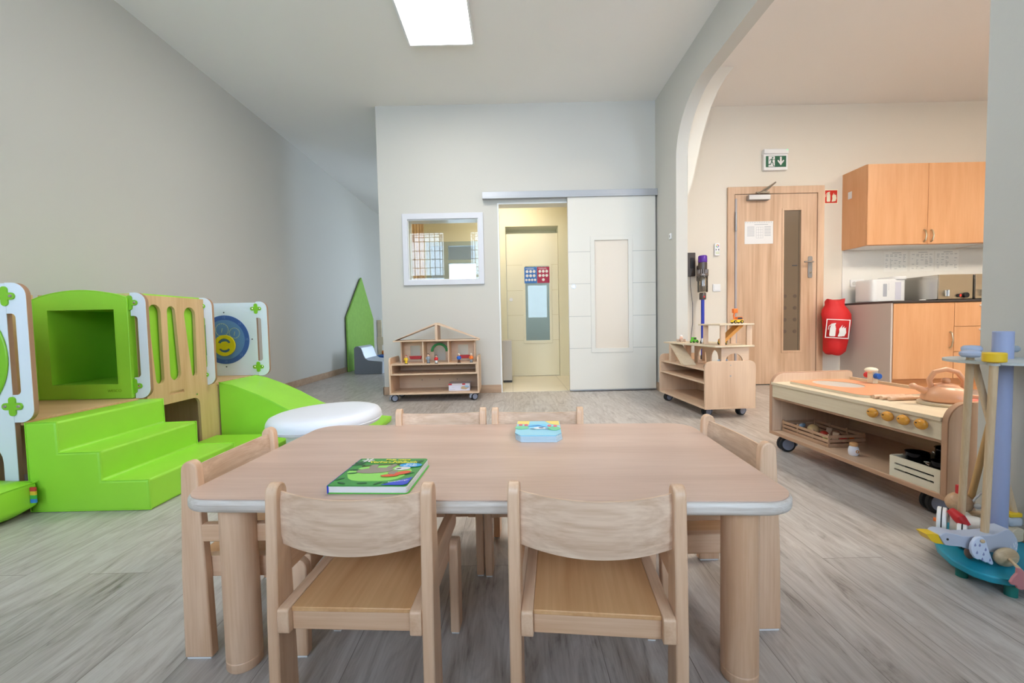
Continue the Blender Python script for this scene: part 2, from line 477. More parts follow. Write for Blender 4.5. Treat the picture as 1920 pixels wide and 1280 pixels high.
# curved bracket of the crossing arch in the kitchen
brk = [(AX + 0.105, 1.9), (1.70, 2.0), (1.745, 2.21), (1.80, 2.45), (1.87, 2.68), (1.94, 2.84), (2.02, 2.97), (2.09, CH), (AX + 0.105, CH)]
struct(strip_plate(G(), brk, XZ(JY - 0.005), 0, 0.70).build('wall_kitchen_bracket', WALLW, smooth=True, angle=30))
struct(G().box(AX + 0.1, 7.0, KY, KY + 0.1, 0, CH).build('wall_kitchen', WALLW, smooth=False))
struct(G().box(AX + 0.002, AX + 0.104, BY, KY, 0, CH).build('wall_kitchen_return', WALLW, smooth=False))
struct(G().box(6.9, 7.0, REAR_Y, KY, 0, CH).build('wall_kitchen_right', WALLW, smooth=False))
# rear wall with windows, the kitchen one added for its light
holes = [[(a, c), (b, c), (b, d), (a, d)] for a, b, c, d in REAR_WIN]
struct(G().plate([(LX, 0), (7.0, 0), (7.0, CH), (LX, CH)], XZ(REAR_Y - 0.15), 0, 0.15, holes).build('wall_rear', WALL, smooth=False))
PANE = glass('window_glass', (250, 253, 255), 0.0)
LEAD = mat('lead_came', (90, 90, 92), 0.5, 0.5)
for i, (a, b, c, d) in enumerate(REAR_WIN):
    f = G().plate([(a, c), (b, c), (b, d), (a, d)], XZ(REAR_Y - 0.10), 0, 0.05,
                  [rrect(a + .05, c + .05, b - .05, 1.86, 0), rrect(a + .05, 1.92, b - .05, d - .05, 0)]).build('window_%d' % (i + 3), WHITE, smooth=False)
    struct(f)
    G().box(a + .05, b - .05, REAR_Y - .08, REAR_Y - .078, c + .05, 1.86).box(a + .05, b - .05, REAR_Y - .08, REAR_Y - .078, 1.92, d - .05).build('pane', PANE, f, smooth=False)
    g = G(); x0, x1, z0, z1 = a + .05, b - .05, 1.92, d - .05
    def bar(p, q, g=g): g.tube([(p[0], REAR_Y - .07, p[1]), (q[0], REAR_Y - .07, q[1])], 0.008, 5)
    xs = [x0 + (x1 - x0) * k for k in (.04, .12, .27, .42, .58, .73, .88, .96)]
    zs = [z0 + (z1 - z0) * k for k in (.18, .38, .58, .8, .9, .96)]
    for x in xs: bar((x, z0), (x, z1))
    for z in zs: bar((x0, z), (x1, z))
    for (xa, xb) in ((xs[0], xs[1]), (xs[6], xs[7])):
        for (za, zb) in ((zs[3], zs[4]), (zs[4], zs[5])): bar((xa, za), (xb, zb)); bar((xa, zb), (xb, za))
    g.build('lead_came', LEAD, f)
f = struct(G().plate(rrect(7.9, .5, 9.1, 2.7, 0), YZ(2.02), 0, .06, [rrect(7.96, .56, 9.04, 2.64, 0)]).build('window_2', WHITE, smooth=False))
G().box(2.05, 2.052, 7.96, 9.04, .56, 2.64).build('pane', PANE, f, smooth=False)
f = struct(G().plate(rrect(-1.5, .5, -.7, 2.2, 0), XZ(9.53), 0, .06, [rrect(-1.44, .56, -.76, 2.14, 0)]).build('window_8', WHITE, smooth=False))  # added window: brightens the corridor and shows bright through the inner panes
G().box(-1.44, -.76, 9.56, 9.562, .56, 2.14).build('pane', PANE, f, smooth=False)
# skirting boards
def skirt(name, x0, x1, y0, y1): struct(G().box(x0, x1, y0, y1, 0, 0.085).build(name, SKIRT, bevel=0.003))
skirt('baseboard_left', LX, LX + .014, REAR_Y, 9.5)
skirt('baseboard_back', -1.40, DX0, BY - .014, BY)
skirt('baseboard_corner', -1.401, -1.387, BY - .014, 6.1)
skirt('baseboard_arch', AX - .014, AX, REAR_Y, JN)
skirt('baseboard_arch_far', AX - .014, AX, JY, BY)
skirt('baseboard_kitchen', AX + .12, 2.37, KY - .014, KY)
skirt('baseboard_inner', 0.82, 1.42, IY - .014, IY)
# door lining of the opening
struct(G().box(DX0 - .002, DX0 + .012, BY - .004, BY + .154, 0, DZ).box(DX0, DX1 + .12, BY - .002, BY + .154, DZ - .012, DZ + .002).build('trim_1', WHITE, smooth=False))
# interior window
fr = struct(G().plate(rrect(-1.14, 1.17, -.28, 1.925, 0), XZ(BY - .022), 0, .022, [rrect(WX0, WZ0, WX1, WZ1, 0)]).build('window_1', mat('window_frame_white', (212, 212, 218), .4), bevel=.003))
G().box(WX0, WX1, BY + .004, BY + .010, WZ0, WZ1).build('pane', glass('interior_glass', (248, 250, 248), 0.0), fr, smooth=False)
G().plate(rrect(WX0 - .001, WZ0 - .001, WX1 + .001, WZ1 + .001, 0), XZ(BY), 0, .15, [rrect(WX0 + .008, WZ0 + .008, WX1 - .008, WZ1 - .008, 0)]).build('reveal', WHITE, fr, smooth=False)
# sliding door with track
d1 = struct(G().plate(rrect(.612, .02, 1.535, 2.055, 0), XZ(BY - .052), 0, .038, [rrect(.89, .46, 1.245, 1.60, 0)]).build('door_1', DOORW, bevel=.002))
G().box(.89, 1.245, BY - .04, BY - .034, .46, 1.60).build('frosted_pane', mat('frosted', (226, 214, 198), .35), d1, smooth=False)
G().plate(rrect(.845, .415, 1.29, 1.645, 0), XZ(BY - .058), 0, .007, [rrect(.89, .46, 1.245, 1.60, 0)]).build('pane_trim', DOORW, d1, bevel=.002)
GROOVE = mat('groove', (176, 175, 168), .6)
gg = G()
for z in (.46, .80, 1.145, 1.48):
    gg.box(.614, .845, BY - .0522, BY - .051, z, z + .005)
    gg.box(1.29, 1.533, BY - .0522, BY - .051, z, z + .005)
gg.build('groove', GROOVE, d1, smooth=False)
G().cyl((.665, BY - .056, 1.12), (.665, BY - .05, 1.12), .026, n=28).build('finger_pull', WHITEP, d1, bevel=.001)
G().ring((.665, 1.12), .019, .0215, BY - .0585, BY - .055, 28).build('pull_ring', CHROME, d1)
G().box(.612, 1.535, BY - .054, BY - .012, .008, .02).build('bottom_rail', ALU, d1)
tr = tag(G().box(-.28, AX - .002, BY - .07, BY - .001, 2.055, 2.12).box(-.28, AX - .002, BY - .072, BY - .068, 2.05, 2.07).build('sliding_door_track', mat('track_alu', (178, 180, 184), .4, .4), bevel=.002), 'long grey aluminium track above the white sliding door', 'door track')
# inner door with glass
d2 = struct(G().plate(rrect(-.055, .01, .655, 1.97, 0), XZ(IY - .26), 0, .04, [rrect(.20, .50, .53, 1.52, 0)]).build('door_2', DOORC, bevel=.002))
G().plate(rrect(.165, .46, .565, 1.55, 0), XZ(IY - .268), 0, .009, [rrect(.20, .50, .53, 1.52, 0)]).build('pane_trim', DOORC, d2, bevel=.002)
G().box(.20, .53, IY - .245, IY - .24, .50, 1.52).build('pane', glass('door_glass', (225, 232, 228), .0), d2, smooth=False)
gg = G()
for z in (.50, .85, 1.19, 1.54):
    gg.box(-.053, .165, IY - .2602, IY - .259, z, z + .005); gg.box(.565, .653, IY - .2602, IY - .259, z, z + .005)
gg.build('groove', mat('groove_cream', (214, 204, 168), .6), d2, smooth=False)
G().cyl((0.0, IY - .266, 1.07), (0.0, IY - .26, 1.07), .024).build('finger_pull', WHITEP, d2, bevel=.001)
# low window of the inner room back wall
w2 = struct(G().plate(rrect(-1.2, 1.0, -.42, 1.93, 0), XZ(IY - .02), 0, .08, [rrect(-1.14, 1.06, -.97, 1.87, 0), rrect(-.89, 1.06, -.5, 1.62, 0), rrect(-.89, 1.67, -.5, 1.87, 0)]).build('window_7', mat('grey_green_frame', (176, 186, 176), .5), bevel=.003))
G().box(-1.14, -.5, IY + .02, IY + .024, 1.06, 1.87).build('pane', PANE, w2, smooth=False)

# ceiling lights
def ceiling_light(label, x0, x1, y0, y1, warm=False):
    t = thing('ceiling_light', label, 'ceiling light', ((x0 + x1) / 2, (y0 + y1) / 2, CH))
    hx, hy = (x1 - x0) / 2, (y1 - y0) / 2
    G().plate(rrect(-hx, -hy, hx, hy, .004), XY(-.045), 0, .045, [rrect(-hx + .015, -hy + .015, hx - .015, hy - .015, .002)]).build('housing', WHITEP, t, bevel=.002)
    G().box(-hx + .015, hx - .015, -hy + .015, hy - .015, -.040, -.036).build('diffuser', emis('kitchen_panel', (255, 242, 224), KITCHEN_E) if warm == 2 else emis('warm_panel', (255, 242, 220), WARM_E) if warm else emis('cool_panel', (255, 252, 246), LAMP_E), t, smooth=False)
    return t
ceiling_light('white square-edged ceiling panel light glowing above the children table', -.785, -.255, 2.30, 3.46)
ceiling_light('added unseen ceiling panel light on the cream ceiling above the door with posters', -.5, .3, 4.95, 5.35, True).location.z = 2.55  # helper lamp out of sight, added to light the inner room
ceiling_light('square ceiling panel light of the kitchen nearest the arch', 2.6, 3.2, 1.5, 2.3, 2)
ceiling_light('added unseen square ceiling panel light of the kitchen over the cabinets', 4.6, 5.2, 1.5, 2.3, 2)  # second kitchen lamp, out of view, added to brighten the kitchen
# ------------------------------------------------------------------ table
def make_table():
    t = thing('childrens_table', 'low rectangular beech table with rounded corners and four round legs', 'table', (-.062, 1.112, 0), math.radians(-3.3))
    ed = G().plate(rrect(-.637, -.312, .637, .312, .075, 10), XY(.371), 0, .027).build('tabletop', PLYE, t, bevel=.009, seg=4)
    G().plate(rrect(-.632, -.307, .632, .307, .07, 10), XY(.3975), 0, .0025).build('laminate', TOPW, t, bevel=.001, seg=2)
    for (x, y) in ((-.54, -.245), (.54, -.245), (-.54, .245), (.54, .245)):
        lg = G().lathe([(.0335, .0), (.036, .004), (.036, .021), (.0345, .023), (.036, .025), (.036, .371)], (x, y, 0), 36).build('leg', BEECH, t)
    G().box(-.50, .50, -.225, -.205, .352, .371).box(-.50, .50, .205, .225, .352, .371).build('underframe', BEECHX, t, bevel=.002)
    return t
make_table()

# ------------------------------------------------------------------ chairs
def make_chair():
    t = thing('childrens_chair', '', 'chair')
    def side_prof(x, prof, g):
        return g.plate(prof, YZ(x - .011), 0, .022)
    arc = lambda cy, z, r, rz: [(cy + r * math.cos(a), z + rz * math.sin(a)) for a in [PI * k / 8 for k in range(9)]]
    for s in (-1, 1):
        x = s * .147
        prof = [(-.036, .004), (.027, .004), (.023, .20), (.0145, .43)] + arc(-.004, .436, .018, .020)[0:] + [(-.0225, .43), (-.033, .20)]
        strip_plate(G(), prof, YZ(x - .011), 0, .022).build('rear_leg', BEECH, t, bevel=.003)
        G().box(x - .009, x + .009, -.032, .023, 0, .0045).build('glide', WHITEP, t)
        prof = [(.203, .004), (.246, .004), (.250, .20)] + arc(.2265, .205, .0235, .024) + [(.203, .20)]
        strip_plate(G(), prof, YZ(x - .011), 0, .022).build('front_leg', BEECH, t, bevel=.003)
        G().box(x - .009, x + .009, .207, .243, 0, .0045).build('glide', WHITEP, t)
        xr = s * .125
        G().plate(rrect(-.036, .180, .25, .228, .006, 3), YZ(xr - .011), 0, .022).build('seat_rail', BEECHY, t, bevel=.002)
        strip_plate(G(), rrect(.012, .272, .205, .312, (.006, .012, .012, .006), 4), YZ(x - .010), 0, .020).build('arm_rail', BEECHY, t, bevel=.003)
    G().box(-.114, .114, -.024, .25, .2165, .2255).build('seat', SEATW, t, bevel=.0015)
    G().box(-.114, .114, -.022, -.004, .181, .2165).build('rear_rail', BEECHX, t, bevel=.0015)
    G().box(-.114, .114, .226, .244, .181, .2165).build('front_rail', BEECHX, t, bevel=.0015)
    g = G(); nu, nv = 20, 8
    def P(u, v, side):
        x = (u - .5) * 2 * .1365; q = 1 - (2 * u - 1) ** 2
        zt = .439 - .008 * q; zb = .338 - .012 * q
        th = .006 if 0 < v < 1 else .002
        return (x, -.004 - .024 * q + side * .0065 * (1 if 0.05 < v < .95 else .35), zb + (zt - zb) * v)
    vv = [0, .04, .2, .4, .6, .8, .96, 1]
    vs = []; ring = []
    for i in range(nu + 1):
        u = i / nu
        r = [P(u, v, 1) for v in vv] + [P(u, v, -1) for v in reversed(vv)]
        ring.append(len(r)); vs += r
    n = ring[0]
    fs = [(i * n + k, i * n + (k + 1) % n, (i + 1) * n + (k + 1) % n, (i + 1) * n + k) for i in range(nu) for k in range(n)]
    fs += [tuple(range(n)), tuple(range(nu * n, nu * n + n))[::-1]]
    g.add(vs, fs)
    g.build('backrest', BACKW, t, angle=50)
    return t
chair0 = make_chair()
GRP = 'beech chairs around the children table'
spots = [((-.310, .772, 0), math.radians(-3.1), 'small beech chair seen from behind at left, sloth book on the table beyond its back'),
         ((.1445, .745, 0), math.radians(-6.0), 'small beech chair seen from behind at right of the two nearest the viewer'),
         ((-.722, 1.066, 0), math.radians(-90.6), 'small beech chair at the left short end of the table, beside the round white pouf'),
         ((.594, 1.115, 0), math.radians(90), 'small beech chair at the right short end of the table, nearest the toy kitchen'),
         ((-.2545, 1.440, 0), math.radians(180), 'small beech chair on the far side of the table, in front of the dollhouse shelf'),
         ((.082, 1.424, 0), math.radians(176), 'small beech chair on the far side of the table, behind the pale blue board book')]
for i, (loc, rz, lab) in enumerate(spots):
    if i == 0:
        c = chair0; c.location = loc; c.rotation_euler = (0, 0, rz); c['label'] = lab
    else: c = dup(chair0, loc, rz, lab)
    c['group'] = GRP

# ------------------------------------------------------------------ books on the table
def flat(g_pts, z, name, m, parent, h=.0006, fn=None):
    return strip_plate(G(), g_pts, fn or XY(z), 0, h).build(name, m, parent, smooth=False)
def blob(cx, cy, rx, ry, rot=0, n=22, wob=0):
    pts = []
    for k in range(n):
        a = 2 * PI * k / n; q = 1 + wob * math.sin(5 * a + cx * 40)
        x, y = rx * q * math.cos(a), ry * q * math.sin(a)
        pts.append((cx + x * math.cos(rot) - y * math.sin(rot), cy + x * math.sin(rot) + y * math.cos(rot)))
    return pts
def sloth_book():
    t = thing('picture_book', 'thick green jungle picture book with a hanging sloth on its cover', 'book', (-.302, .932, .400), math.radians(-3.4))
    W, D, Hh = .0865, .086, .018
    BG = mat('book_green', (64, 150, 62), .3); BD = mat('book_dark_green', (30, 92, 44), .3); BL = mat('book_lime', (150, 222, 96), .3)
    BB = mat('book_blue', (40, 70, 205), .3)
    G().plate(rrect(-W, -D, W, D, (.001, .008, .008, .001)), XY(.0002), 0, .0020).build('back_cover', mat('book_edge_green', (98, 206, 78), .3), t, bevel=.0005)
    pg = G()
    for k in range(7): pg.plate(rrect(-W + .002, -D + .001, W - .003 - .0008 * (k % 2), D - .002, (.001, .006, .006, .001)), XY(.0024 + k * .0019), 0, .0017)
    pg.build('pages', PAPER, t, bevel=.0003)
    G().plate(rrect(-W, -D, W - .004, D, (.001, .008, .008, .001)), XY(Hh - .0022), 0, .0022).build('front_cover', BG, t, bevel=.0004)
    G().box(-W - .001, -W + .0022, -D, D, .0002, Hh).build('spine', BB, t, bevel=.0006)
    z = Hh
    flat(blob(-.005, -.012, .072, .052, 0, 26, .05), z, 'clearing', BL, t, .0003)
    lv = G()
    rnd = random.Random(3)
    for k in range(26):
        side = rnd.choice((0, 0, 1, 2)); a = rnd.uniform(-.9, .9)
        if side == 0: cx, cy = -W + .016 + rnd.uniform(-.008, .012), rnd.uniform(-.07, .07)
        elif side == 1: cx, cy = rnd.uniform(-.07, .06), -D + .012
        else: cx, cy = W - .02, rnd.uniform(-.02, .075)
        strip_plate(lv, blob(cx, cy, .011, .0035, a, 8), XY(z + .0003 + .00002 * k), 0, .0003)
    lv.build('leaves', BD, t, smooth=False)
    flat([(-.06, .030), (-.02, .040), (.03, .046), (.075, .044), (.075, .040), (.03, .041), (-.02, .035), (-.06, .026)], z + .0004, 'branch', mat('branch', (92, 70, 44), .5), t)
    SG = mat('sloth_fur', (150, 138, 124), .6)
    sl = G()
    for (cx, cy, rx, ry, a) in ((-.018, .0, .042, .017, .15), (-.030, .024, .010, .016, .1), (.012, .026, .008, .017, -.4), (.028, -.012, .011, .012, 0)):
        strip_plate(sl, blob(cx, cy, rx, ry, a, 18), XY(z + .0008 + .0001 * cx), 0, .0004)
    sl.build('sloth_picture', SG, t, smooth=False)
    flat(blob(.042, .012, .018, .011, .2), z + .0014, 'sloth_face', mat('face_white', (226, 220, 216), .4), t, .0003)
    flat(blob(.034, .010, .006, .003, .5, 10), z + .0018, 'sloth_eye', DGREY, t, .0003)
    bd = G(); strip_plate(bd, blob(.052, -.016, .018, .010, .5, 14), XY(z + .0018), 0, .0003); strip_plate(bd, blob(.028, -.033, .020, .007, .1, 14), XY(z + .0018), 0, .0003)
    bd.build('red_bird_picture', mat('bird_red', (226, 84, 40), .4), t, smooth=False)
    flat([(.028, -D + .001), (W - .012, -D + .001), (W - .0045, -D + .008), (W - .0045, -.040)], z + .0012, 'publisher_corner', BB, t, .0004)
    text('Ravensburger', .0078, PAPER, t, (.058, -.064, z + .0018), (.9, .35, 0), (-.35, .9, 0), depth=.0001)
    YL = mat('title_yellow', (240, 228, 70), .4)
    text('Mein erstes', .013, YL, t, (.012, .073, z + .0012), (1, 0, 0), (0, 1, 0), 'title', .0002, font_off=.0004)
    text('Vorlese-Fühlbuch', .0165, YL, t, (.006, .056, z + .0012), (1, 0, 0), (0, 1, 0), 'title', .0002, font_off=.0005)
    flat(blob(.055, .034, .027, .013) , z + .0016, 'speech_bubble', mat('bubble_blue', (40, 164, 226), .4), t, .0003)
    text('Bist du', .009, PAPER, t, (.055, .0385, z + .0022), (1, 0, 0), (0, 1, 0), 'bubble_text', .0001, font_off=.0002)
    text('ein Affe?', .009, PAPER, t, (.055, .0285, z + .0022), (1, 0, 0), (0, 1, 0), 'bubble_text', .0001, font_off=.0002)
    g = G()
    for a in range(6): strip_plate(g, blob(-.062 + .009 * math.cos(a * 1.05), .070 + .008 * math.sin(a * 1.05), .007, .003, a * 1.05, 8), XY(z + .0008), 0, .0003)
    g.build('flower_picture', mat('face_white', (226, 220, 216), .4), t, smooth=False)
    return t
sloth_book()
def blue_book():
    t = thing('board_book', 'small pale blue board book with clipped corners and a big eye on its cover', 'book', (.078, 1.285, .400), math.radians(-4))
    def oc(x0, x1, y0, y1, c): return [(x0 + c, y0), (x1 - c, y0), (x1, y0 + c * 1.7), (x1, y1), (x0, y1), (x0, y0 + c * 1.7)]
    PB = mat('page_blue', (206, 226, 240), .35)
    for k in range(6):
        G().plate(oc(-.069 - .0004 * k, .071 - .0006 * k, -.094 + .0012 * k, .088, .018), XY(.0003 + k * .0032), 0, .0027).build('board_page', PB if k < 5 else mat('cover_blue', (150, 214, 238), .3), t, bevel=.0004)
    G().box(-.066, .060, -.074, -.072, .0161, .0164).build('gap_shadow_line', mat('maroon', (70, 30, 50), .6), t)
    z = .0190
    Yc = mat('cover_yellow', (242, 218, 120), .4)
    flat([(-.070, .05), (-.032, .04), (-.03, .086), (-.070, .086)], z, 'yellow_patch', Yc, t)
    flat([(.02, .086), (.066, .086), (.066, .03), (.04, .045)], z, 'yellow_patch', Yc, t)
    flat(blob(-.052, .0, .022, .022, 0, 16, .05) , z + .0006, 'bush_picture', mat('bush_green', (120, 206, 160), .4), t)
    flat(blob(.048, -.01, .020, .024, 0, 16, .05), z + .0006, 'bush_picture', mat('bush_green', (120, 206, 160), .4), t)
    pk = mat('flower_pink', (226, 106, 132), .4)
    for (x, y) in ((-.058, .033), (-.040, .030), (.034, .022), (.052, .018)):
        flat(blob(x, y, .0065, .013, 0, 12), z + .0010, 'flower_picture', pk, t)
    flat([(-.034, .008), (-.030, .040), (.024, .046), (.030, .0), (.0, .018)], z + .0006, 'cap_picture', mat('cap_blue', (112, 208, 246), .3), t)
    flat([(-.034, .012), (0, .020), (.030, -.004), (.0, .027), (-.02, .020)], z + .0012, 'cap_rim', mat('cap_rim_blue', (20, 96, 190), .3), t)
    flat(blob(.004, -.008, .020, .012), z + .0012, 'eye_white', PAPER, t, .0003)
    flat(blob(.008, -.006, .008, .005), z + .0016, 'eye_pupil', mat('navy', (20, 44, 110), .4), t, .0003)
    for x in (-.018, .028): flat(blob(x, -.018, .009, .0026, -.2, 10), z + .0012, 'cheek_line', DGREY, t, .0003)
    return t
blue_book()

# ------------------------------------------------------------------ rolling shelf carts
def caster(t, x, y, rot=0.0, r=.036, name='caster', s=1):
    M = Matrix.Translation((x, y, 0)) @ Matrix.Rotation(rot, 4, 'Z')
    g = G(); g.M = M
    for s_ in (-1, 1): g.lathe([(r - .005, s_ * .012 - .009), (r, s_ * .012 - .006), (r, s_ * .012 + .006), (r - .005, s_ * .012 + .009)], (0, 0, r), 28, 'x')
    w_ = g.build(name, BLACK, t)
    h = G(); h.M = M
    h.cyl((-.0222, 0, r), (.0222, 0, r), r * .74, n=24)
    h.build('hub', mat('hub_grey', (134, 140, 158), .4), w_)
    k = G(); k.M = M
    k.box(-.020, .020, -.02, .026, r * 2 - .006, r * 2 + .006).plate([(-.01, r * 2 - .004), (r + .002, r * 2 - .006), (r + .012, r - .006), (r + .003, r - .014), (r + .001, r + .014)], YZ(-.016), 0, .032)
    k.build('brake_bracket', mat('bracket_grey', (168, 174, 190), .4), w_, bevel=.003)
def cart(name, label, loc, rz, L, D, frontlen=None):
    t = thing(name, label, 'rolling shelf', loc, rz)
    zb, zt, ze = .088, .372, .432
    T = .016
    G().box(-T, L + T, 0, D, zb - .016, zb).build('bottom_board', MAPLEX, t, bevel=.002)
    for s in (0, 1):
        x0 = -T if s == 0 else L
        strip_plate(G(), rrect(0, zb, D, ze, (.0, .0, .045, .045), 8), YZ(x0), 0, T).build('end_panel', MAPLE, t, bevel=.0015)
    G().box(0, L, .012, D - .012, zt - .014, zt).build('top_board', MAPLEX, t, bevel=.0015)
    G().box(0, L, .004, D - .03, .262, .276).build('shelf', MAPLEX, t, bevel=.0015)
    for xx in (0, L - .014): G().box(xx, xx + .014, .006, D - .03, .276, zt - .014).build('shelf_cheek', MAPLEY, t, bevel=.001)
    G().box(0, L, D - .03, D - .018, zb, zt - .014).build('back_panel', MAPLEX, t, smooth=False)
    g = G()
    for x in (.28 * L, .5 * L, .72 * L):
        for z in (.17, .32): g.cyl((x, D - .033, z), (x, D - .029, z), .004, n=10)
    g.build('peg_hole', DGREY, t)
    g = G()
    for x0, dx in ((-T - .0008, 0), (L + T - .0012, 0)):
        g.cyl((x0, D / 2, .40), (x0 + .002, D / 2, .40), .004, n=12); g.cyl((x0, D / 2, .32), (x0 + .002, D / 2, .32), .006, n=12)
    g.build('screw', ALU, t)
    return t
c1 = cart('rolling_shelf', 'low open beech shelf on casters by the back wall, carrying the dollhouse', (-1.185, 3.99, 0), math.radians(1), .84, .37)
for x, y, r in ((.02, .045, .5), (.80, .045, .6), (.03, .32, 0), (.80, .32, 0)): caster(c1, x, y, r + PI / 2)
c2 = cart('rolling_shelf', 'low open beech shelf on casters in the archway, carrying the toy garage', (1.385, 3.868, 0), math.radians(-87), .80, .39)
for x, y, r in ((.06, .050, .25), (.70, .075, .3), (.70, .345, .3), (.06, .34, 0)): caster(c2, x, y, r)

# ------------------------------------------------------------------ dollhouse on the first cart
def dollhouse():
    t = thing('dollhouse', 'open wooden dollhouse with triangular roof frame and green arch', 'dollhouse', (-.745, 4.05, .372), math.radians(1))
    W, T, D = .375, .012, .22
    hz = .212
    G().plate(rrect(-W, 0, W, hz, 0), XZ(D - .01), 0, .010, [rrect(-.302, .062, -.20, .165, .006, 3), rrect(.19, .062, .295, .165, .006, 3),
              [(.06, .004)] + [(.06 * math.cos(a), .10 + .06 * math.sin(a)) for a in [PI * k / 10 for k in range(11)]] + [(-.06, .004)]]).build('back_wall', MAPLEX, t, smooth=False)
    for x in (-W, W - T): G().box(x, x + T, .10, D, 0, hz).build('side_wall', MAPLE, t, bevel=.001)
    for x in (-.135, .115): G().box(x - .006, x + .006, .02, D - .01, 0, hz).build('partition', MAPLE, t, bevel=.001)
    G().box(-W - .05, W + .045, .01, D, hz, hz + .014).build('attic_floor', MAPLEX, t, bevel=.002)
    ax, az = 0.0, .395
    for s in (-1, 1):
        x1 = s * (W + .042)
        d = Vector((x1 - ax, 0, hz + .014 - az)); d.normalize(); n = Vector((-d.z, 0, d.x)) * (.012 if s > 0 else -.012)
        pts = [(ax, az), (x1, hz + .014), (x1 - n.x, hz + .014 ), (ax, az - .016)]
        strip_plate(G(), pts, XZ(.02), 0, D - .02).build('roof_board', MAPLEX, t, bevel=.001)
    G().box(-.012, .012, .02, D, hz + .014, az - .016).build('roof_post', MAPLE, t, bevel=.001)
    arcp = [(.088 * math.cos(a), .10 + .088 * math.sin(a)) for a in [PI * k / 14 for k in range(15)]] + [(.064 * math.cos(a), .10 + .064 * math.sin(a)) for a in [PI * k / 14 for k in range(14, -1, -1)]]
    strip_plate(G(), arcp, XZ(D - .035), 0, .025).build('green_arch', DGREEN, t, bevel=.001)
    for cx in (-.25, .245):
        strip_plate(G(), [(cx - .062, .058), (cx + .066, .058), (cx + .058, .026), (cx - .05, .026)], XZ(D - .028), 0, .018).build('window_box', RED, t, bevel=.001)
    return t
dollhouse()
def figure(x, y, z, label, top, bottom, hair, h=.085, hat=None):
    t = thing('toy_figure', label, 'toy figure', (x, y, z), 0, 'little people in front of the dollhouse')
    k = h / .085
    G().box(-.014 * k, -.001, -.008, .010, 0, .007).box(.001, .014 * k, -.008, .010, 0, .007).build('shoes', DGREY, t, bevel=.002)
    G().lathe([(.0115 * k, .006), (.0125 * k, .012), (.011 * k, .034 * k)], n=16).build('legs', bottom, t)
    G().lathe([(.0145 * k, .030 * k), (.0155 * k, .036 * k), (.0135 * k, .050 * k), (.008 * k, .060 * k), (.004 * k, .062 * k)], n=18).tube([(-.012 * k, 0, .056 * k), (-.017 * k, -.004, .046 * k), (-.014 * k, -.010, .036 * k)], .0035 * k, 8).tube([(.012 * k, 0, .056 * k), (.017 * k, -.004, .046 * k), (.014 * k, -.010, .036 * k)], .0035 * k, 8).build('body', top, t)
    G().ell((0, 0, .070 * k), .0105 * k, .010 * k, .0115 * k, 16, 10).build('head', SKIN, t)
    g = G().ell((0, .0022, .0745 * k), .0115 * k, .0105 * k, .0095 * k, 14, 8)
    g.build('hair', hair, t)
    g = G()
    for s in (-1, 1): g.ell((s * .0035, -.0098 * k, .071 * k), .0012, .0008, .0014, 6, 4)
    g.build('eyes', BLACK, t)
    G().ell((0, -.0105 * k, .0675 * k), .001, .0015, .0012, 6, 4).box(-.003, .003, -.0098 * k, -.0090 * k, .0630 * k, .0638 * k).build('face', mat('toy_lip', (200, 110, 90), .5), t)
    return t
HB = mat('hair_brown', (84, 48, 30), .6); HR = mat('hair_red', (170, 40, 40), .6); HGR = mat('hair_grey', (196, 190, 176), .6)
GREYC = mat('grey_cloth', (140, 148, 156), .6)
zc = .372
figure(-1.035, 4.015, zc, 'toy figure in a yellow dress with dark red hair, before the left window box', YELLOW, YELLOW, HR, .086)
figure(-.822, 4.03, zc, 'toy figure in a grey suit beside the dollhouse doorway', GREYC, GREYC, HB, .096)
figure(-.740, 4.01, zc, 'toy figure in a red top and white trousers in the dollhouse doorway', RED, WHITEP, HB, .084)
figure(-.520, 4.02, zc, 'toy figure in a blue jumper with white hair, before the right window box', BLUE, mat('brown_trousers', (110, 66, 36), .6), HGR, .094)
figure(-.402, 4.03, zc, 'toy figure in an orange top and light trousers at the right end of the dollhouse', ORANGE, GREYC, HGR, .092)
def game_box():
    t = thing('game_box', 'flat white and red game box lying on the bottom shelf', 'box', (-.535, 4.16, .088), math.radians(1))
    G().box(-.105, .105, -.075, .075, 0, .055).build('box_base', mat('box_white', (228, 226, 240), .4), t, bevel=.001)
    G().box(-.107, .107, -.077, .077, .0555, .072).build('lid', mat('box_lid', (224, 214, 214), .4), t, bevel=.001)
    G().box(-.107, -.072, -.0778, -.0772, .057, .0715).box(.03, .06, -.0778, -.0772, .057, .0715).build('red_print', RED, t, smooth=False)
    G().plate(blob(.055, .03, .040, .018, .1, 14, .1), XZ(-.0762), 0, .0008).build('picture_print', mat('print_tan', (200, 170, 130), .5), t, smooth=False)
    G().plate(blob(.075, .04, .022, .010, 0, 10), XZ(-.0768), 0, .0006).build('picture_print', mat('print_sky', (150, 190, 220), .5), t, smooth=False)
    G().box(-.095, -.04, -.0756, -.0751, .012, .014).box(-.075, -.05, -.0756, -.0751, .034, .0355).build('print_line', INK, t, smooth=False)
game_box()

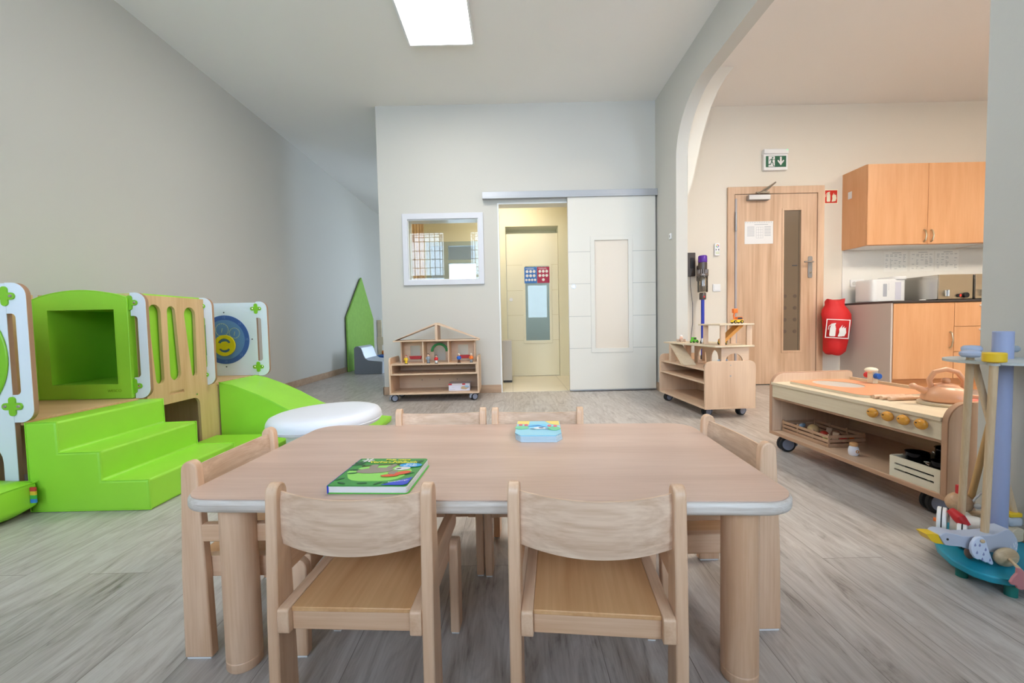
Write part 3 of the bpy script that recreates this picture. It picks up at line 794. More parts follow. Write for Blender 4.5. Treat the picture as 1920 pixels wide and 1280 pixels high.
# ------------------------------------------------------------------ toy garage on the second cart
def garage():
    t = thing('toy_garage', 'two-level wooden toy garage with arches and a slide ramp', 'toy garage', (0, 0, .372))
    zl, zu = .163, .325
    # world aligned pieces
    deck = [(1.395, 3.80), (1.50, 3.05), (1.532, 3.03), (1.80, 3.06), (1.80, 3.42), (1.72, 3.80)]
    strip_plate(G(), deck, XY(zl), 0, .013).build('lower_deck', PALEY, t, bevel=.002)
    G().plate(rrect(3.17, 0, 3.62, zl, 0), YZ(1.60), 0, .012, [[(3.20, .001), (3.33, .001)] + [(3.265 + .065 * math.cos(a), .065 + .065 * math.sin(a)) for a in [PI * k / 8 for k in range(9)]], 
              [(3.40, .001), (3.56, .001)] + [(3.48 + .08 * math.cos(a), .06 + .07 * math.sin(a)) for a in [PI * k / 8 for k in range(9)]]]).build('arch_board', MAPLEY, t, smooth=False)
    fa = [(1.56, 0), (1.59, 0)] + [(1.655 - .065 * math.cos(a), .055 + .06 * math.sin(a)) for a in [PI * k / 10 for k in range(11)]] + [(1.72, 0), (1.765, 0), (1.765, zl), (1.56, zl)]
    strip_plate(G(), fa, XZ(3.075), 0, .012).build('front_arch_board', MAPLEX, t, smooth=False)
    G().box(1.425, 1.468, 3.70, 3.75, 0, zl).build('deck_leg', MAPLE, t, bevel=.002)
    G().box(1.55, 1.60, 3.68, 3.72, 0, zl).build('deck_leg', MAPLE, t, bevel=.002)
    G().box(1.72, 1.76, 3.68, 3.74, 0, zl).build('deck_leg', MAPLE, t, bevel=.002)
    up = [(1.505, 3.34), (1.53, 3.04), (1.80, 3.065), (1.80, 3.34)]
    strip_plate(G(), up, XY(zu), 0, .013).build('upper_deck', PALEY, t, bevel=.002)
    for (x, y, w_, d_) in ((1.522, 3.27, .034, .02), (1.548, 3.06, .034, .02), (1.752, 3.08, .04, .016), (1.75, 3.30, .04, .02)):
        G().box(x, x + w_, y, y + d_, zl + .013, zu).build('post', MAPLE, t, bevel=.0015)
    strip_plate(G(), [(1.60, zl + .02), (1.60, zl + .05), (1.72, zu), (1.75, zu), (1.745, zu - .012)], XZ(3.12), 0, .09).build('orange_ramp', mat('ramp_orange', (232, 160, 70), .4), t, bevel=.001)
    strip_plate(G(), [(3.73, zl + .012), (3.71, zl + .016), (3.38, .0012), (3.40, .001), (3.44, .001)], YZ(1.41), 0, .10).build('slide_ramp', PALEY, t, bevel=.001)
    return t
garage()
def vehicle(x, y, z, rz, label, body, L=.062, W=.036, H=.04, cab=(.0, .5), cabmat=None, wheel=BLACK, hub=None, kind='toy_truck', cat='toy car', wr=.010):
    t = thing(kind, label, cat, (x, y, z), rz)
    b = G().box(-L / 2, L / 2, -W / 2 + .004, W / 2 - .004, wr * .7, H * .55).build('body', body, t, bevel=.003)
    c0, c1_ = -L / 2 + L * cab[0], -L / 2 + L * cab[1]
    cb = G().plate([(c0, H * .5), (c1_, H * .5), (c1_ - .004, H), (c0 + .004, H)], XZ(-W / 2 + .005), 0, W - .010).build('cabin', cabmat or body, t, bevel=.003)
    G().plate([(c0 + .006, H * .62), (c1_ - .006, H * .62), (c1_ - .008, H * .9), (c0 + .008, H * .9)], XZ(-W / 2 + .0042), 0, W - .0084).build('windows', DGREY, cb, smooth=False)
    for sx in (-1, 1):
        for sy in (-1, 1):
            wl = G().cyl((sx * L * .30, sy * (W / 2 - .004), wr), (sx * L * .30, sy * (W / 2 + .003), wr), wr, n=20).build('wheel', wheel, t, bevel=.001)
            if hub: G().cyl((sx * L * .30, sy * (W / 2 + .002), wr), (sx * L * .30, sy * (W / 2 + .004), wr), wr * .45, n=12).build('hub', hub, wl)
    return t
zd = .372 + .176
WW = mat('natural_wheel', (206, 180, 160), .5)
v = thing('toy_car', 'natural wooden toy car with a round driver on the far left of the garage deck', 'toy car', (1.50, 3.66, zd), math.radians(-75))
G().ell((0, 0, .022), .028, .016, .014, 18, 10).build('body', mat('rose_wood', (206, 164, 146), .4), v)
for sx in (-1, 1):
    for sy in (-1, 1): G().cyl((sx * .030, sy * .010, .014), (sx * .030, sy * .019, .014), .014, n=20).build('wheel', WW, v, bevel=.002)
G().ell((0, 0, .044), .013, .013, .014, 16, 10).build('driver_head', mat('peach', (240, 200, 180), .4), v)
G().ell((0, 0, .056), .012, .012, .008, 16, 8).build('helmet', WHITEP, v)
vehicle(1.545, 3.50, zd, math.radians(20), 'bright green toy off-road car with black windows on the garage deck', GREENT, .062, .036, .048, (.1, .75), hub=GREENT)
vehicle(1.565, 3.38, zd, math.radians(60), 'small white toy van with black wheels next to the upper garage post', WHITEP, .05, .034, .042, (.2, .9), wr=.012)
vehicle(1.625, 3.19, zd, math.radians(35), 'yellow toy dump truck under the upper garage deck', YELLOW, .06, .038, .046, (.35, .95), wr=.013, hub=YELLOW)
v = vehicle(1.525, 3.20, .372, math.radians(30), 'blue toy car on the shelf in front of the arches', mat('toy_blue', (52, 120, 196), .35), .075, .034, .032, (.2, .75), hub=WHITEP, kind='toy_car')
v = vehicle(1.60, 3.135, .372, math.radians(4), 'white and light blue toy bus behind the shelf end panel', mat('pale_blue', (196, 218, 240), .35), .085, .034, .066, (.05, .95), kind='toy_bus')
v = vehicle(1.70, 3.12, .372 + .338, math.radians(5), 'orange and yellow toy excavator on the top deck of the garage', YELLOW, .085, .042, .05, (.35, .95), cabmat=ORANGE, wr=.012, hub=YELLOW, kind='toy_excavator')
G().tube([(-.02, 0, .03), (-.026, 0, .06), (-.018, 0, .085)], .006, 8).build('boom', ORANGE, v)
G().box(-.034, .0, -.014, .014, .078, .112).build('bucket', ORANGE, v, bevel=.005)
# ------------------------------------------------------------------ helper: move a thing's origin to its base
def rebase(root, loc):
    loc = Vector(loc); M = Matrix.Translation(Vector(root.location) - loc)
    def go(o):
        for c in o.children:
            if c.type == 'MESH': c.data.transform(M)
            go(c)
    bpy.context.view_layer.update()
    go(root); root.location = loc
    return root
rebase(COL.objects['toy_garage'], (1.6, 3.4, .372))

# ------------------------------------------------------------------ play platform
def play_platform():
    t = thing('play_platform', 'plywood climbing platform with white edge panels, vertical slots and a blue dial panel', 'play platform')
    PW = mat('panel_white', (226, 232, 240), .4)
    # deck
    G().box(-2.62, -2.052, 1.722, 3.235, .362, .381).build('deck', BIRCHX, t, bevel=.002)
    def arch_hole(y0, y1, h, r, z0=.02): return rrect(y0, z0, y1, h, (.005, .005, r, r), 6)
    # near panel with round disc
    oA = rrect(-2.62, 0, -2.071, .955, (0, 0, 0, .06), 6); hA = [arch_hole(-2.52, -2.128, .31, .10), ]
    pA = G().plate(oA, XZ(1.702), 0, .018, hA).build('side_panel', PEDGE, t, smooth=False)
    tag_l = G().plate(oA, XZ(1.7), 0, .002, hA).build('laminate', PW, pA, smooth=False)
    tag_l['label'] = 'white laminate face'
    G().cyl((-2.343, 1.692, .65), (-2.343, 1.7, .65), .270, n=64).build('green_disc', GREENP, pA, bevel=.004)
    G().cyl((-2.343, 1.688, .65), (-2.343, 1.692, .65), .225, n=64).build('green_ring', mat('disc_light', (160, 214, 90), .4), pA, bevel=.001)
    G().lathe([(.0, -.004), (.006, -.003), (.007, 0)], (-2.139, 1.699, .37), 14, 'y').build('bolt', CHROME, pA)
    # back side panel on the wall side and rear wall panels
    G().plate(rrect(1.722, 0, 2.26, .955, 0), YZ(-2.62), 0, .018, [rrect(1.85, .5, 2.13, .86, .04)]).build('wall_side_panel', BIRCH, t, smooth=False)
    G().box(-2.62, -2.602, 2.28, 3.235, 0, .362).build('wall_side_board', BIRCH, t, smooth=False)
    # tunnel mounting panel
    G().plate(rrect(-2.60, .382, -2.072, .955, 0), XZ(2.282), 0, .018, [rrect(-2.516, .454, -2.140, .876, 0)]).build('tunnel_panel', BIRCH, t, smooth=False)
    # slotted side panel
    holes = [arch_hole(2.34, 2.665, .315, .045)]
    def slot(yt0, yt1, yb0, yb1, zt, zb, n=8):
        pts = []
        rt, rb = (yt1 - yt0) / 2, (yb1 - yb0) / 2; ct, cb = (yt0 + yt1) / 2, (yb0 + yb1) / 2
        pts += [(cb + rb * math.cos(a), zb + rb + rb * math.sin(a)) for a in [PI + PI * k / n for k in range(n + 1)]]
        pts += [(ct + rt * math.cos(a), zt - rt + rt * math.sin(a)) for a in [PI * k / n for k in range(n + 1)]]
        return pts
    holes.append(slot(2.318, 2.402, 2.345, 2.402, .897, .440))
    holes.append(slot(2.446, 2.505, 2.445, 2.525, .892, .446))
    holes.append(slot(2.572, 2.662, 2.610, 2.655, .890, .452))
    holes.append(rrect(2.430, .365, 2.540, .383, .006, 3))
    oS = [(2.282, 0), (2.822, 0), (2.822, .378), (2.738, .378), (2.738, .947), (2.282, .947)]
    G().plate(oS, YZ(-2.05), 0, .018, holes).build('slotted_panel', BIRCH, t, smooth=False)
    G().box(-2.051, -2.040, 2.43, 2.54, .365, .383).build('slot_tenon', BIRCHX, t, smooth=False)
    G().plate(rrect(1.722, 0, 2.28, .362, 0), YZ(-2.05), 0, .018).build('front_board', BIRCH, t, smooth=False)
    G().box(-2.60, -2.052, 2.776, 2.794, 0, .36).build('cross_board', BIRCH, t, smooth=False)
    G().plate(rrect(2.824, 0, 3.235, .362, 0), YZ(-2.05), 0, .018).build('front_board', BIRCH, t, smooth=False)
    G().box(-2.60, -2.0, 3.236, 3.254, 0, .382).build('end_board', BIRCHX, t, smooth=False)
    G().lathe([(.0, .004), (.006, .003), (.007, 0)], (-2.032, 2.64, .335), 14, 'x').build('bolt', CHROME, t)
    # dial panel
    oC = rrect(-2.60, .383, -1.993, .950, (0, 0, 0, .05))
    pC = G().plate(oC, XZ(3.236), 0, .018).build('dial_panel', PEDGE, t, smooth=False)
    G().plate(oC, XZ(3.234), 0, .002).build('laminate', PW, pC, smooth=False)
    cx, cz = -2.243, .665
    B1 = mat('dial_blue', (64, 96, 164), .4); B2 = mat('dial_light_blue', (96, 134, 182), .4); MK = mat('dial_marks', (176, 186, 150), .5)
    yy = 3.234
    G().cyl((cx, yy, cz), (cx, yy - .004, cz), .190, n=64).build('dial', B1, pC)
    G().cyl((cx, yy - .004, cz), (cx, yy - .005, cz), .155, n=64).build('dial_face', B2, pC)
    g = G()
    for (gx, gz, gr) in ((-2.262, .742, .052), (-2.165, .715, .042)):
        g.ring((gx, gz), gr - .003, gr, yy - .0062, yy - .005)
        for k in range(16):
            a = 2 * PI * k / 16
            g.tube([(gx + gr * .82 * math.cos(a), yy - .006, gz + gr * .82 * math.sin(a)), (gx + gr * .97 * math.cos(a), yy - .006, gz + gr * .97 * math.sin(a))], .0012, 4)
        g.tube([(gx - .004, yy - .006, gz - .02), (gx + .004, yy - .006, gz + .012)], .0022, 4)
    g.build('gauge_print', MK, pC)
    for k in range(8):
        a = math.radians(90 - 45 * k)
        text(str((12, 13, 15, 17, 19, 21, 23, 11)[k]), .024, mat('dial_number', (110, 138, 190), .5), pC, (cx + .172 * math.cos(a), yy - .0045, cz + .172 * math.sin(a)), (1, 0, 0), (0, 0, 1), 'number', .0004)
    g = G()
    for a in (0, 90, 180, 270): g.cyl((cx + .212 * math.cos(math.radians(a)), yy, cz + .212 * math.sin(math.radians(a))), (cx + .212 * math.cos(math.radians(a)), yy - .003, cz + .212 * math.sin(math.radians(a))), .005, n=10)
    g.build('screw', DGREY, pC)
    wy, wz = -2.240, .620
    def ringseg(r0, r1, a0, a1, n=14):
        return [(wy + r1 * math.cos(math.radians(a0 + (a1 - a0) * k / n)), wz + r1 * math.sin(math.radians(a0 + (a1 - a0) * k / n))) for k in range(n + 1)] + \
               [(wy + r0 * math.cos(math.radians(a1 + (a0 - a1) * k / n)), wz + r0 * math.sin(math.radians(a1 + (a0 - a1) * k / n))) for k in range(n + 1)]
    G().plate(circ(wy, wz, .082, 48), XZ(yy - .020), 0, .012, [ringseg(.032, .055, 25, 155), ringseg(.036, .055, 215, 325)]).build('steering_wheel', mat('wheel_yellow', (214, 196, 20), .4), pC, smooth=False)
    # white edge fins with cut-outs
    def fin(x, y, z0=.380, z1=.957, w_=.083, th=.018):
        o = [(x, z0)] + [(x + w_ - .055 + .055 * math.cos(a), z0 + .055 + .055 * math.sin(a)) for a in [-PI / 2 + PI / 2 * k / 7 for k in range(8)]] + \
            [(x + w_ - .055 + .055 * math.cos(a), z1 - .055 + .055 * math.sin(a)) for a in [PI / 2 * k / 7 for k in range(8)]] + [(x, z1)] + \
            [(x, .831)] + [(x + .036 - .018 + .018 * math.cos(a), .831 - .018 + .018 * math.sin(a)) for a in [PI / 2 - PI / 2 * k / 5 for k in range(6)]] + \
            [(x + .036 - .018 + .018 * math.cos(a), .513 + .018 * math.sin(a)) for a in [0 - PI / 2 * k / 5 for k in range(6)]] + [(x, .495)]
        f = strip_plate(G(), o, XZ(y), 0, th).build('edge_panel', PEDGE, t, angle=40)
        l = strip_plate(G(), o, XZ(y - .002), 0, .002).build('laminate', PW, f, angle=40)
        for z in (.902, .448):
            g = G().plate(rrect(x - .014, z - .040, x + .014, z + .040, .0138, 5), XZ(y - .008), 0, .0055)
            g.plate(rrect(x - .042, z - .0145, x + .042, z + .0145, .0143, 5), XZ(y - .0085), 0, .006)
            c = g.build('connector', GREENP, f, angle=40)
            b = G()
            for s in (-1, 1): b.lathe([(0, -.0045), (.0055, -.003), (.0075, 0)], (x + s * .028, y - .0085, z), 14, 'y')
            b.build('bolt', CHROME, f)
    fin(-2.070, 1.702); fin(-2.070, 2.256); fin(-2.062, 2.741); fin(-1.992, 3.236)
    return rebase(t, (-2.33, 2.4, 0))
play_platform()
def soft_tunnel():
    t = thing('play_tunnel', 'lime green padded square tunnel with arched top standing on the platform', 'play tunnel', (0, 0, 0))
    x0, x1 = -2.585, -2.074; xm = (x0 + x1) / 2
    top = [(x1 - (x1 - x0) * k / 12, .928 + .045 * math.sin(PI * k / 12) ** .8) for k in range(13)]
    o = [(x0, .384), (x1, .384)] + top
    hole = rrect(-2.514, .456, -2.142, .874, .002, 1)
    G().plate(o, XZ(2.240), 0, .041, [hole]).build('front_frame', GREEN, t, angle=45)
    # hollow body behind the mounting panel
    o2 = rrect(-2.595, .384, -2.056, .958, .01, 2)
    g = G().plate(o2, XZ(2.302), 0, .455, [hole])
    g.box(-2.595, -2.054, 2.7572, 2.773, .384, .952)
    g.build('body', GREEN, t, angle=45)
    G().plate(rrect(-2.5138, .4562, -2.1422, .8738, 0), XZ(2.2395), 0, .5175, [rrect(-2.508, .462, -2.148, .868, 0)]).build('lining', GREEN, t, smooth=False)
    G().tube([(x0 + .001, 2.2395, .384), (x0 + .001, 2.2395, .928)] + [(a, 2.2395, b) for a, b in top[::-1]] + [(x1 - .001, 2.2395, .384)], .0028, 6, True).build('piping', GREEN, t)
    text('WESCO', .022, mat('green_emboss', (128, 182, 24), .4), t, (-2.17, 2.2397, .425), (1, 0, 0), (0, 0, 1), 'lettering', .001)
    return rebase(t, (-2.33, 2.45, .384))
soft_tunnel()
def soft_stairs():
    t = thing('soft_stairs', 'lime green padded three-step foam stairs leading up to the platform', 'foam stairs', (0, 0, 0))
    xb = -2.024
    prof = [(xb, 0), (-1.522, 0), (-1.526, .130), (-1.722, .128), (-1.722, .252), (-1.893, .250), (-1.895, .380), (xb, .378)]
    y0, y1 = 1.694, 2.225
    o = strip_plate(G(), prof, XZ(y0), 0, y1 - y0).build('foam_body', GREEN, t, bevel=.010, seg=3)
    for y in (y0 + .003, y1 - .003):
        pts = [(a, y, b + (.004 if b < .01 else 0)) for a, b in prof]
        G().tube(pts, .0032, 6, True).build('piping', GREEN, t)
    return rebase(t, (-1.77, 1.96, 0))
soft_stairs()
def soft_ramp():
    t = thing('soft_ramp', 'lime green foam slide ramp curving down from the platform to the floor', 'foam ramp', (0, 0, 0))
    top = [(-2.024, .384), (-1.93, .362), (-1.847, .330), (-1.76, .294), (-1.67, .250), (-1.59, .205), (-1.511, .162), (-1.42, .125), (-1.32, .095), (-1.20, .068), (-1.08, .048), (-.96, .034)]
    prof = [(-2.024, 0), (-.96, 0)] + top[::-1]
    y0, y1 = 2.828, 3.23
    strip_plate(G(), prof, XZ(y0), 0, y1 - y0).build('foam_body', GREEN, t, bevel=.007, seg=3, angle=25)
    for y in (y0 + .002, y1 - .002):
        G().tube([(a, y, b - .001) for a, b in top], .003, 6).build('piping', GREEN, t)
    return rebase(t, (-1.5, 3.01, 0))
soft_ramp()
t = thing('floor_mat', 'flat lime green mat on the floor between the foam stairs and the ramp', 'floor mat', (-1.74, 2.515, 0))
G().plate(rrect(-.282, -.27, .27, .265, .008), XY(0), 0, .032).build('foam_pad', GREEN, t, bevel=.007, seg=3)
G().tube([(-.28, -.269, .016), (.269, -.269, .016), (.269, .264, .016), (-.28, .264, .016)], .003, 6, True).build('piping', GREEN, t)
# lime floor cushion with tag
def cushion():
    t = thing('floor_cushion', 'puffy lime green floor cushion with a small rainbow tag, lower left', 'floor cushion', (-2.285, 1.395, 0))
    hx, hy, h = .305, .292, .163
    n = 26; g = G(); vs = []; 
    def P(u, v, s):
        a, b = 2 * u - 1, 2 * v - 1
        e = min(1.0, (1 - abs(a) ** 4) * 1.0) ** .35 * min(1.0, (1 - abs(b) ** 4)) ** .35
        wr = .004 * math.sin(17 * a + 6 * b) * (1 - abs(b)) + .003 * math.sin(11 * b - 7 * a)
        z = h * .52 + s * (h * .48 * (.62 + .38 * e) + wr) if not (abs(a) > .999 or abs(b) > .999) else h * .52 + s * h * .30
        bulge = 1 + .03 * (1 - abs(s))
        return (a * hx * bulge, b * hy * bulge, max(.001, z))
    N = n + 1
    vs = [P(i / n, j / n, 1) for i in range(N) for j in range(N)] + [P(i / n, j / n, -1) for i in range(N) for j in range(N)]
    fs = []
    for s in (0, N * N):
        fs += [(s + i * N + j, s + (i + 1) * N + j, s + (i + 1) * N + j + 1, s + i * N + j + 1) for i in range(n) for j in range(n)]
    loop = [i * N for i in range(N)] + [n * N + j for j in range(1, N)] + [i * N + n for i in range(n - 1, -1, -1)] + [j for j in range(n - 1, 0, -1)]
    for k in range(len(loop)):
        a, b = loop[k], loop[(k + 1) % len(loop)]; fs.append((a, b, b + N * N, a + N * N))
    g.add(vs, fs).build('cover', GREEN, t, bevel=.012, seg=3, angle=60)
    G().tube([(-hx, -hy, h * .83), (hx, -hy, h * .83), (hx, hy, h * .83), (-hx, hy, h * .83)], .0028, 6, True).build('piping', GREEN, t)
    tg = G()
    for k, c in enumerate(((200, 60, 60), (230, 190, 60), (70, 180, 80), (60, 130, 220))):
        tg.mt(k).box(hx + .002, hx + .024, .262, .268, .105 - .016 * k, .121 - .016 * k)
    tg.build('tag', [mat('tag%d' % k, c, .5) for k, c in enumerate(((200, 60, 60), (230, 190, 60), (70, 180, 80), (60, 130, 220)))], t, smooth=False)
    return t
cushion()
t = thing('round_pouf', 'round white vinyl pouf between the green ramp and the table', 'pouf', (-1.105, 2.42, 0))
G().lathe([(.21, 0), (.215, .01), (.215, .16), (.20, .175)], n=48).build('base', VWHITE, t)
o = G().lathe([(.0, .0), (.27, .0), (.302, .012), (.312, .03), (.314, .045), (.310, .06), (.298, .078), (.272, .088), (.20, .092), (0, .094)], n=72).build('cushion', VWHITE, t, angle=60)
o.location = (0, 0, .168); o.rotation_euler = (0, math.radians(-2.0), 0)
G().lathe([(.312, .027), (.3155, .030), (.312, .033)], n=72).build('piping', VWHITE, o)

# ------------------------------------------------------------------ corridor
t = thing('house_panel', 'tall green felt panel cut like a house leaning on the left corridor wall', 'wall panel', (-2.69, 7.38, 0))
strip_plate(G(), [(-.64, .002), (.64, .002), (.64, .885), (.08, 1.615), (-.64, .893)], YZ(-.014), .004, .030).build('felt_face', FELT, t, bevel=.003)
strip_plate(G(), [(-.64, .002), (.64, .002), (.64, .885), (.08, 1.615), (-.64, .893)], YZ(-.014), 0, .004).build('backing', mat('felt_dark', (70, 96, 52), .9), t)
def sofa():
    t = thing('foam_armchair', 'low grey and silver foam seat in front of the green house panel', 'foam seat', (-2.46, 6.40, 0))
    prof = [(0, 0), (.43, 0), (.44, .19)] + [(.30, .205), (.22, .215), (.175, .245), (.15, .30), (.13, .37), (.11, .41), (.07, .436), (.03, .432), (.005, .40)]
    strip_plate(G(), prof, XZ(0), 0, .012).build('side', SOFA, t, bevel=.005)
    strip_plate(G(), prof, XZ(.012), 0, .55).build('foam_body', SOFAS, t, bevel=.006, angle=30)
    strip_plate(G(), prof, XZ(.562), 0, .012).build('side', SOFA, t, bevel=.005)
sofa()
t = thing('climbing_post', 'pale wooden post with a crosspiece standing far down the corridor', 'wooden stand', (-2.655, 8.35, 0))
G().box(-.05, .03, -.02, .02, 0, .86).build('post', PALEW, t, bevel=.003)
G().box(-.062, .10, -.03, -.02, .36, .52).build('crosspiece', PALEW, t, bevel=.003)
G().box(-.05, .12, -.06, .06, 0, .03).build('foot', PALEW, t, bevel=.003)
tag(G().plate(rrect(-2.42, 7.25, -1.85, 7.8, .02), XY(.002), 0, .225).build('blue_foam_block', BLUE, bevel=.02, seg=3), 'blue foam block lying behind the grey foam seat', 'foam block')
tag(G().plate(rrect(-2.36, 7.45, -1.9, 7.75, .02), XY(.229), 0, .07).build('orange_foam_block', ORANGE, bevel=.02, seg=3), 'orange foam block on top of the blue block in the corridor', 'foam block')

# ------------------------------------------------------------------ inner room contents
t = thing('storage_bin', 'narrow pale grey bin beside the cream door in the inner room', 'bin', (-.065, 5.30, 0))
G().plate(rrect(-.06, -.15, .06, .15, .01), XY(.03), 0, .50).build('body', mat('bin_grey', (206, 200, 192), .5), t, bevel=.004)
G().box(-.055, .055, -.14, .14, .004, .03).build('foot', DGREY, t)
def poster(x0, x1, z0, z1, c, name, label, n):
    t = thing('poster', label, 'poster', ((x0 + x1) / 2, IY - .27, (z0 + z1) / 2))
    hw, hh = (x1 - x0) / 2, (z1 - z0) / 2
    G().box(-hw, hw, 0, .0015, -hh, hh).build('sheet', mat(name, c, .5), t, smooth=False)
    dot = G()
    rows = (3, 3, n)
    for r_, m_ in enumerate(rows):
        for k in range(m_):
            cx = (k - (m_ - 1) / 2) * hw * (.56 if m_ < 4 else .46)
            dot.cyl((cx, -.0006, hh * .45 - r_ * hh * .52), (cx, 0, hh * .45 - r_ * hh * .52), hw * (.23 if m_ < 4 else .19), n=18)
    dot.build('round_picture', PAPER, t)
    G().box(-hw * .8, hw * .5, -.0006, 0, hh * .82, hh * .86).box(-hw * .6, hw * .6, -.0006, 0, hh * .70, hh * .73).build('print_line', PAPER, t, smooth=False)
poster(.19, .362, 1.29, 1.51, (58, 118, 196), 'poster_blue', 'blue poster with white round pictures taped on the inner door glass', 4)
poster(.366, .535, 1.29, 1.51, (176, 40, 76), 'poster_red', 'crimson poster with white round pictures beside the blue poster', 1)
# slatted coat rack and orange shelf seen through the interior window
t = thing('slatted_rack', 'tall wooden rack with upright slats behind the interior window', 'rack', (-1.20, 4.9, 0))
for k in range(6): G().box(-.035, .015, -.02 + .17 * k, .02 + .17 * k, 0.03, 2.3).build('slat', BIRCH, t, bevel=.003)
G().box(-.04, .10, -.05, .90, 0, .03).build('base_board', BIRCHX, t)
G().box(-.04, .04, -.05, .90, 2.3, 2.33).build('top_rail', BIRCHX, t)
t = thing('orange_box', 'orange box high on the slatted rack, seen at the top of the interior window', 'box', (-1.10, 5.15, 2.331))
G().box(-.12, .12, -.25, .35, 0.0, .07).build('body', ORANGE, t, bevel=.004)
# ------------------------------------------------------------------ kitchen door
d3 = struct(G().plate([(2.39, 0), (2.465, 0), (2.465, 2.10), (3.375, 2.10), (3.375, 0), (3.447, 0), (3.447, 2.178), (2.39, 2.178)], XZ(KY - .025), 0, .024).build('trim_2', DOORB, bevel=.004))
gl = rrect(3.007, .378, 3.193, 1.915, 0)
d3 = struct(G().plate(rrect(2.472, .008, 3.368, 2.093, 0), XZ(KY - .020), 0, .018, [gl]).build('door_3', DOORB, bevel=.0015))
G().plate(rrect(2.985, .355, 3.215, 1.938, 0), XZ(KY - .026), 0, .007, [gl]).build('pane_trim', DOORB, d3, bevel=.002)
G().box(3.007, 3.193, KY - .010, KY - .006, .378, 1.915).build('pane', mat('dark_beyond_pane', (122, 106, 88), .18), d3, smooth=False)  # opaque pane, its colour stands for the dark beyond the glass
g = G()
for k in range(4):
    for x in (3.03, 3.14): g.cyl((x, KY - .0108, .98 - .13 * k), (x, KY - .0098, .98 - .13 * k), .021, n=18)
g.build('dot_print', mat('dot', (92, 76, 62), .4), d3)
G().box(3.105, 3.165, KY - .0108, KY - .0098, 1.31, 1.322).build('handle_seen_through', DGREY, d3)
G().box(3.175, 3.178, KY - .0108, KY - .0098, .378, 1.915).build('pane_line', DARK, d3)
h = G().plate(rrect(3.272, 1.175, 3.318, 1.412, .015), XZ(KY - .030), 0, .010).build('handle_plate', ALU, d3, bevel=.002)
G().tube([(3.295, KY - .03, 1.345), (3.295, KY - .075, 1.345), (3.285, KY - .08, 1.345), (3.195, KY - .08, 1.345)], .009, 12).build('lever', CHROME, h)
G().cyl((3.295, KY - .033, 1.235), (3.295, KY - .028, 1.235), .011, n=16).build('lock', CHROME, h)
G().box(2.466, 2.486, KY - .034, KY - .020, .05, 2.05).build('finger_guard', mat('guard', (176, 170, 172), .5), d3, bevel=.003)
G().cyl((2.470, KY - .040, 1.70), (2.470, KY - .040, 1.90), .011, n=14).build('hinge', ALU, d3)
G().box(2.49, 3.37, KY - .0205, KY - .0195, .004, .010).build('gap_line', DARK, d3)
c = G().plate(rrect(2.590, 2.022, 2.825, 2.078, .006), XZ(KY - .075), 0, .05).build('door_closer', ALU, d3, bevel=.004)
G().tube([(2.70, KY - .06, 2.09), (2.87, KY - .09, 2.20)], .007, 8).tube([(2.87, KY - .09, 2.20), (2.78, KY - .03, 2.11)], .007, 8).box(2.69, 2.83, KY - .05, KY - .03, 2.10, 2.115).build('closer_arm', mat('arm_metal', (150, 140, 126), .4, .7), c)
def notice():
    t = thing('paper_notice', 'white paper notice in a clear sleeve taped on the wooden door', 'notice', (2.73, KY - .024, 1.68))
    G().box(-.156, .156, 0, .0018, -.122, .122).build('sheet', PAPER, t, smooth=False)
    g = G()
    for k in range(7): g.box(-.13, -.05, -.0006, 0, .06 - k * .016, .066 - k * .016); g.box(.06, .13, -.0006, 0, .06 - k * .016, .066 - k * .016)
    g.box(-.05, .10, -.0006, 0, .085, .091)
    for k in range(5): g.box(-.03, .045, -.0006, 0, .06 - k * .03, .062 - k * .03)
    for x in (-.03, -.005, .02, .0435): g.box(x, x + .002, -.0006, 0, -.06, .062)
    g.build('print', mat('print_grey', (186, 190, 196), .7), t, smooth=False)
    g = G()
    for k in range(16): g.box(-.15 + k * .019, -.145 + k * .019, -.0006, 0, .106, .116)
    g.build('punched_edge', INK, t, smooth=False)
notice()
def pictos(t, y, s, ox, oz, mm, kind):
    """flat pictogram shapes, s = scale, drawn facing the room"""
    F = XZ(y)
    if kind == 'ext':
        g = G()
        strip_plate(g, rrect(ox - .38 * s, oz - .42 * s, ox - .08 * s, oz + .16 * s, .06 * s, 4), F, 0, .001)
        strip_plate(g, blob(ox - .23 * s, oz + .20 * s, .13 * s, .09 * s), F, 0, .001)
        strip_plate(g, [(ox - .30 * s, oz + .25 * s), (ox - .14 * s, oz + .25 * s), (ox - .10 * s, oz + .42 * s), (ox - .34 * s, oz + .36 * s)], F, 0, .001)
        g.tube([(ox - .32 * s, y, oz + .32 * s), (ox - .44 * s, y, oz + .20 * s), (ox - .46 * s, y, oz - .02 * s)], .02 * s, 5)
        for k in range(3):
            b = ox + .10 * s + k * .10 * s; q = oz - .42 * s + .02 * s * k
            strip_plate(g, [(b - .06 * s, q), (b + .06 * s, q), (b + .14 * s, q + .22 * s), (b + .10 * s, q + .50 * s), (b + .13 * s, q + .74 * s - .1 * s * k), (b - .02 * s, q + .48 * s), (b + .0 * s, q + .26 * s)], F, -.0002 * k, .001)
        g.build('extinguisher_symbol', mm, t, smooth=False)
def fire_sign():
    t = thing('fire_extinguisher_sign', 'small square red sign with extinguisher and flames beside the wooden door', 'sign', (3.531, KY - .005, 2.057))
    G().box(-.076, .076, 0, .004, -.078, .078).build('border', CREAMP, t)
    G().box(-.066, .066, -.001, 0, -.068, .068).build('panel', PRED, t)
    pictos(t, -.0022, .13, .0, .0, CREAMP, 'ext')
fire_sign()
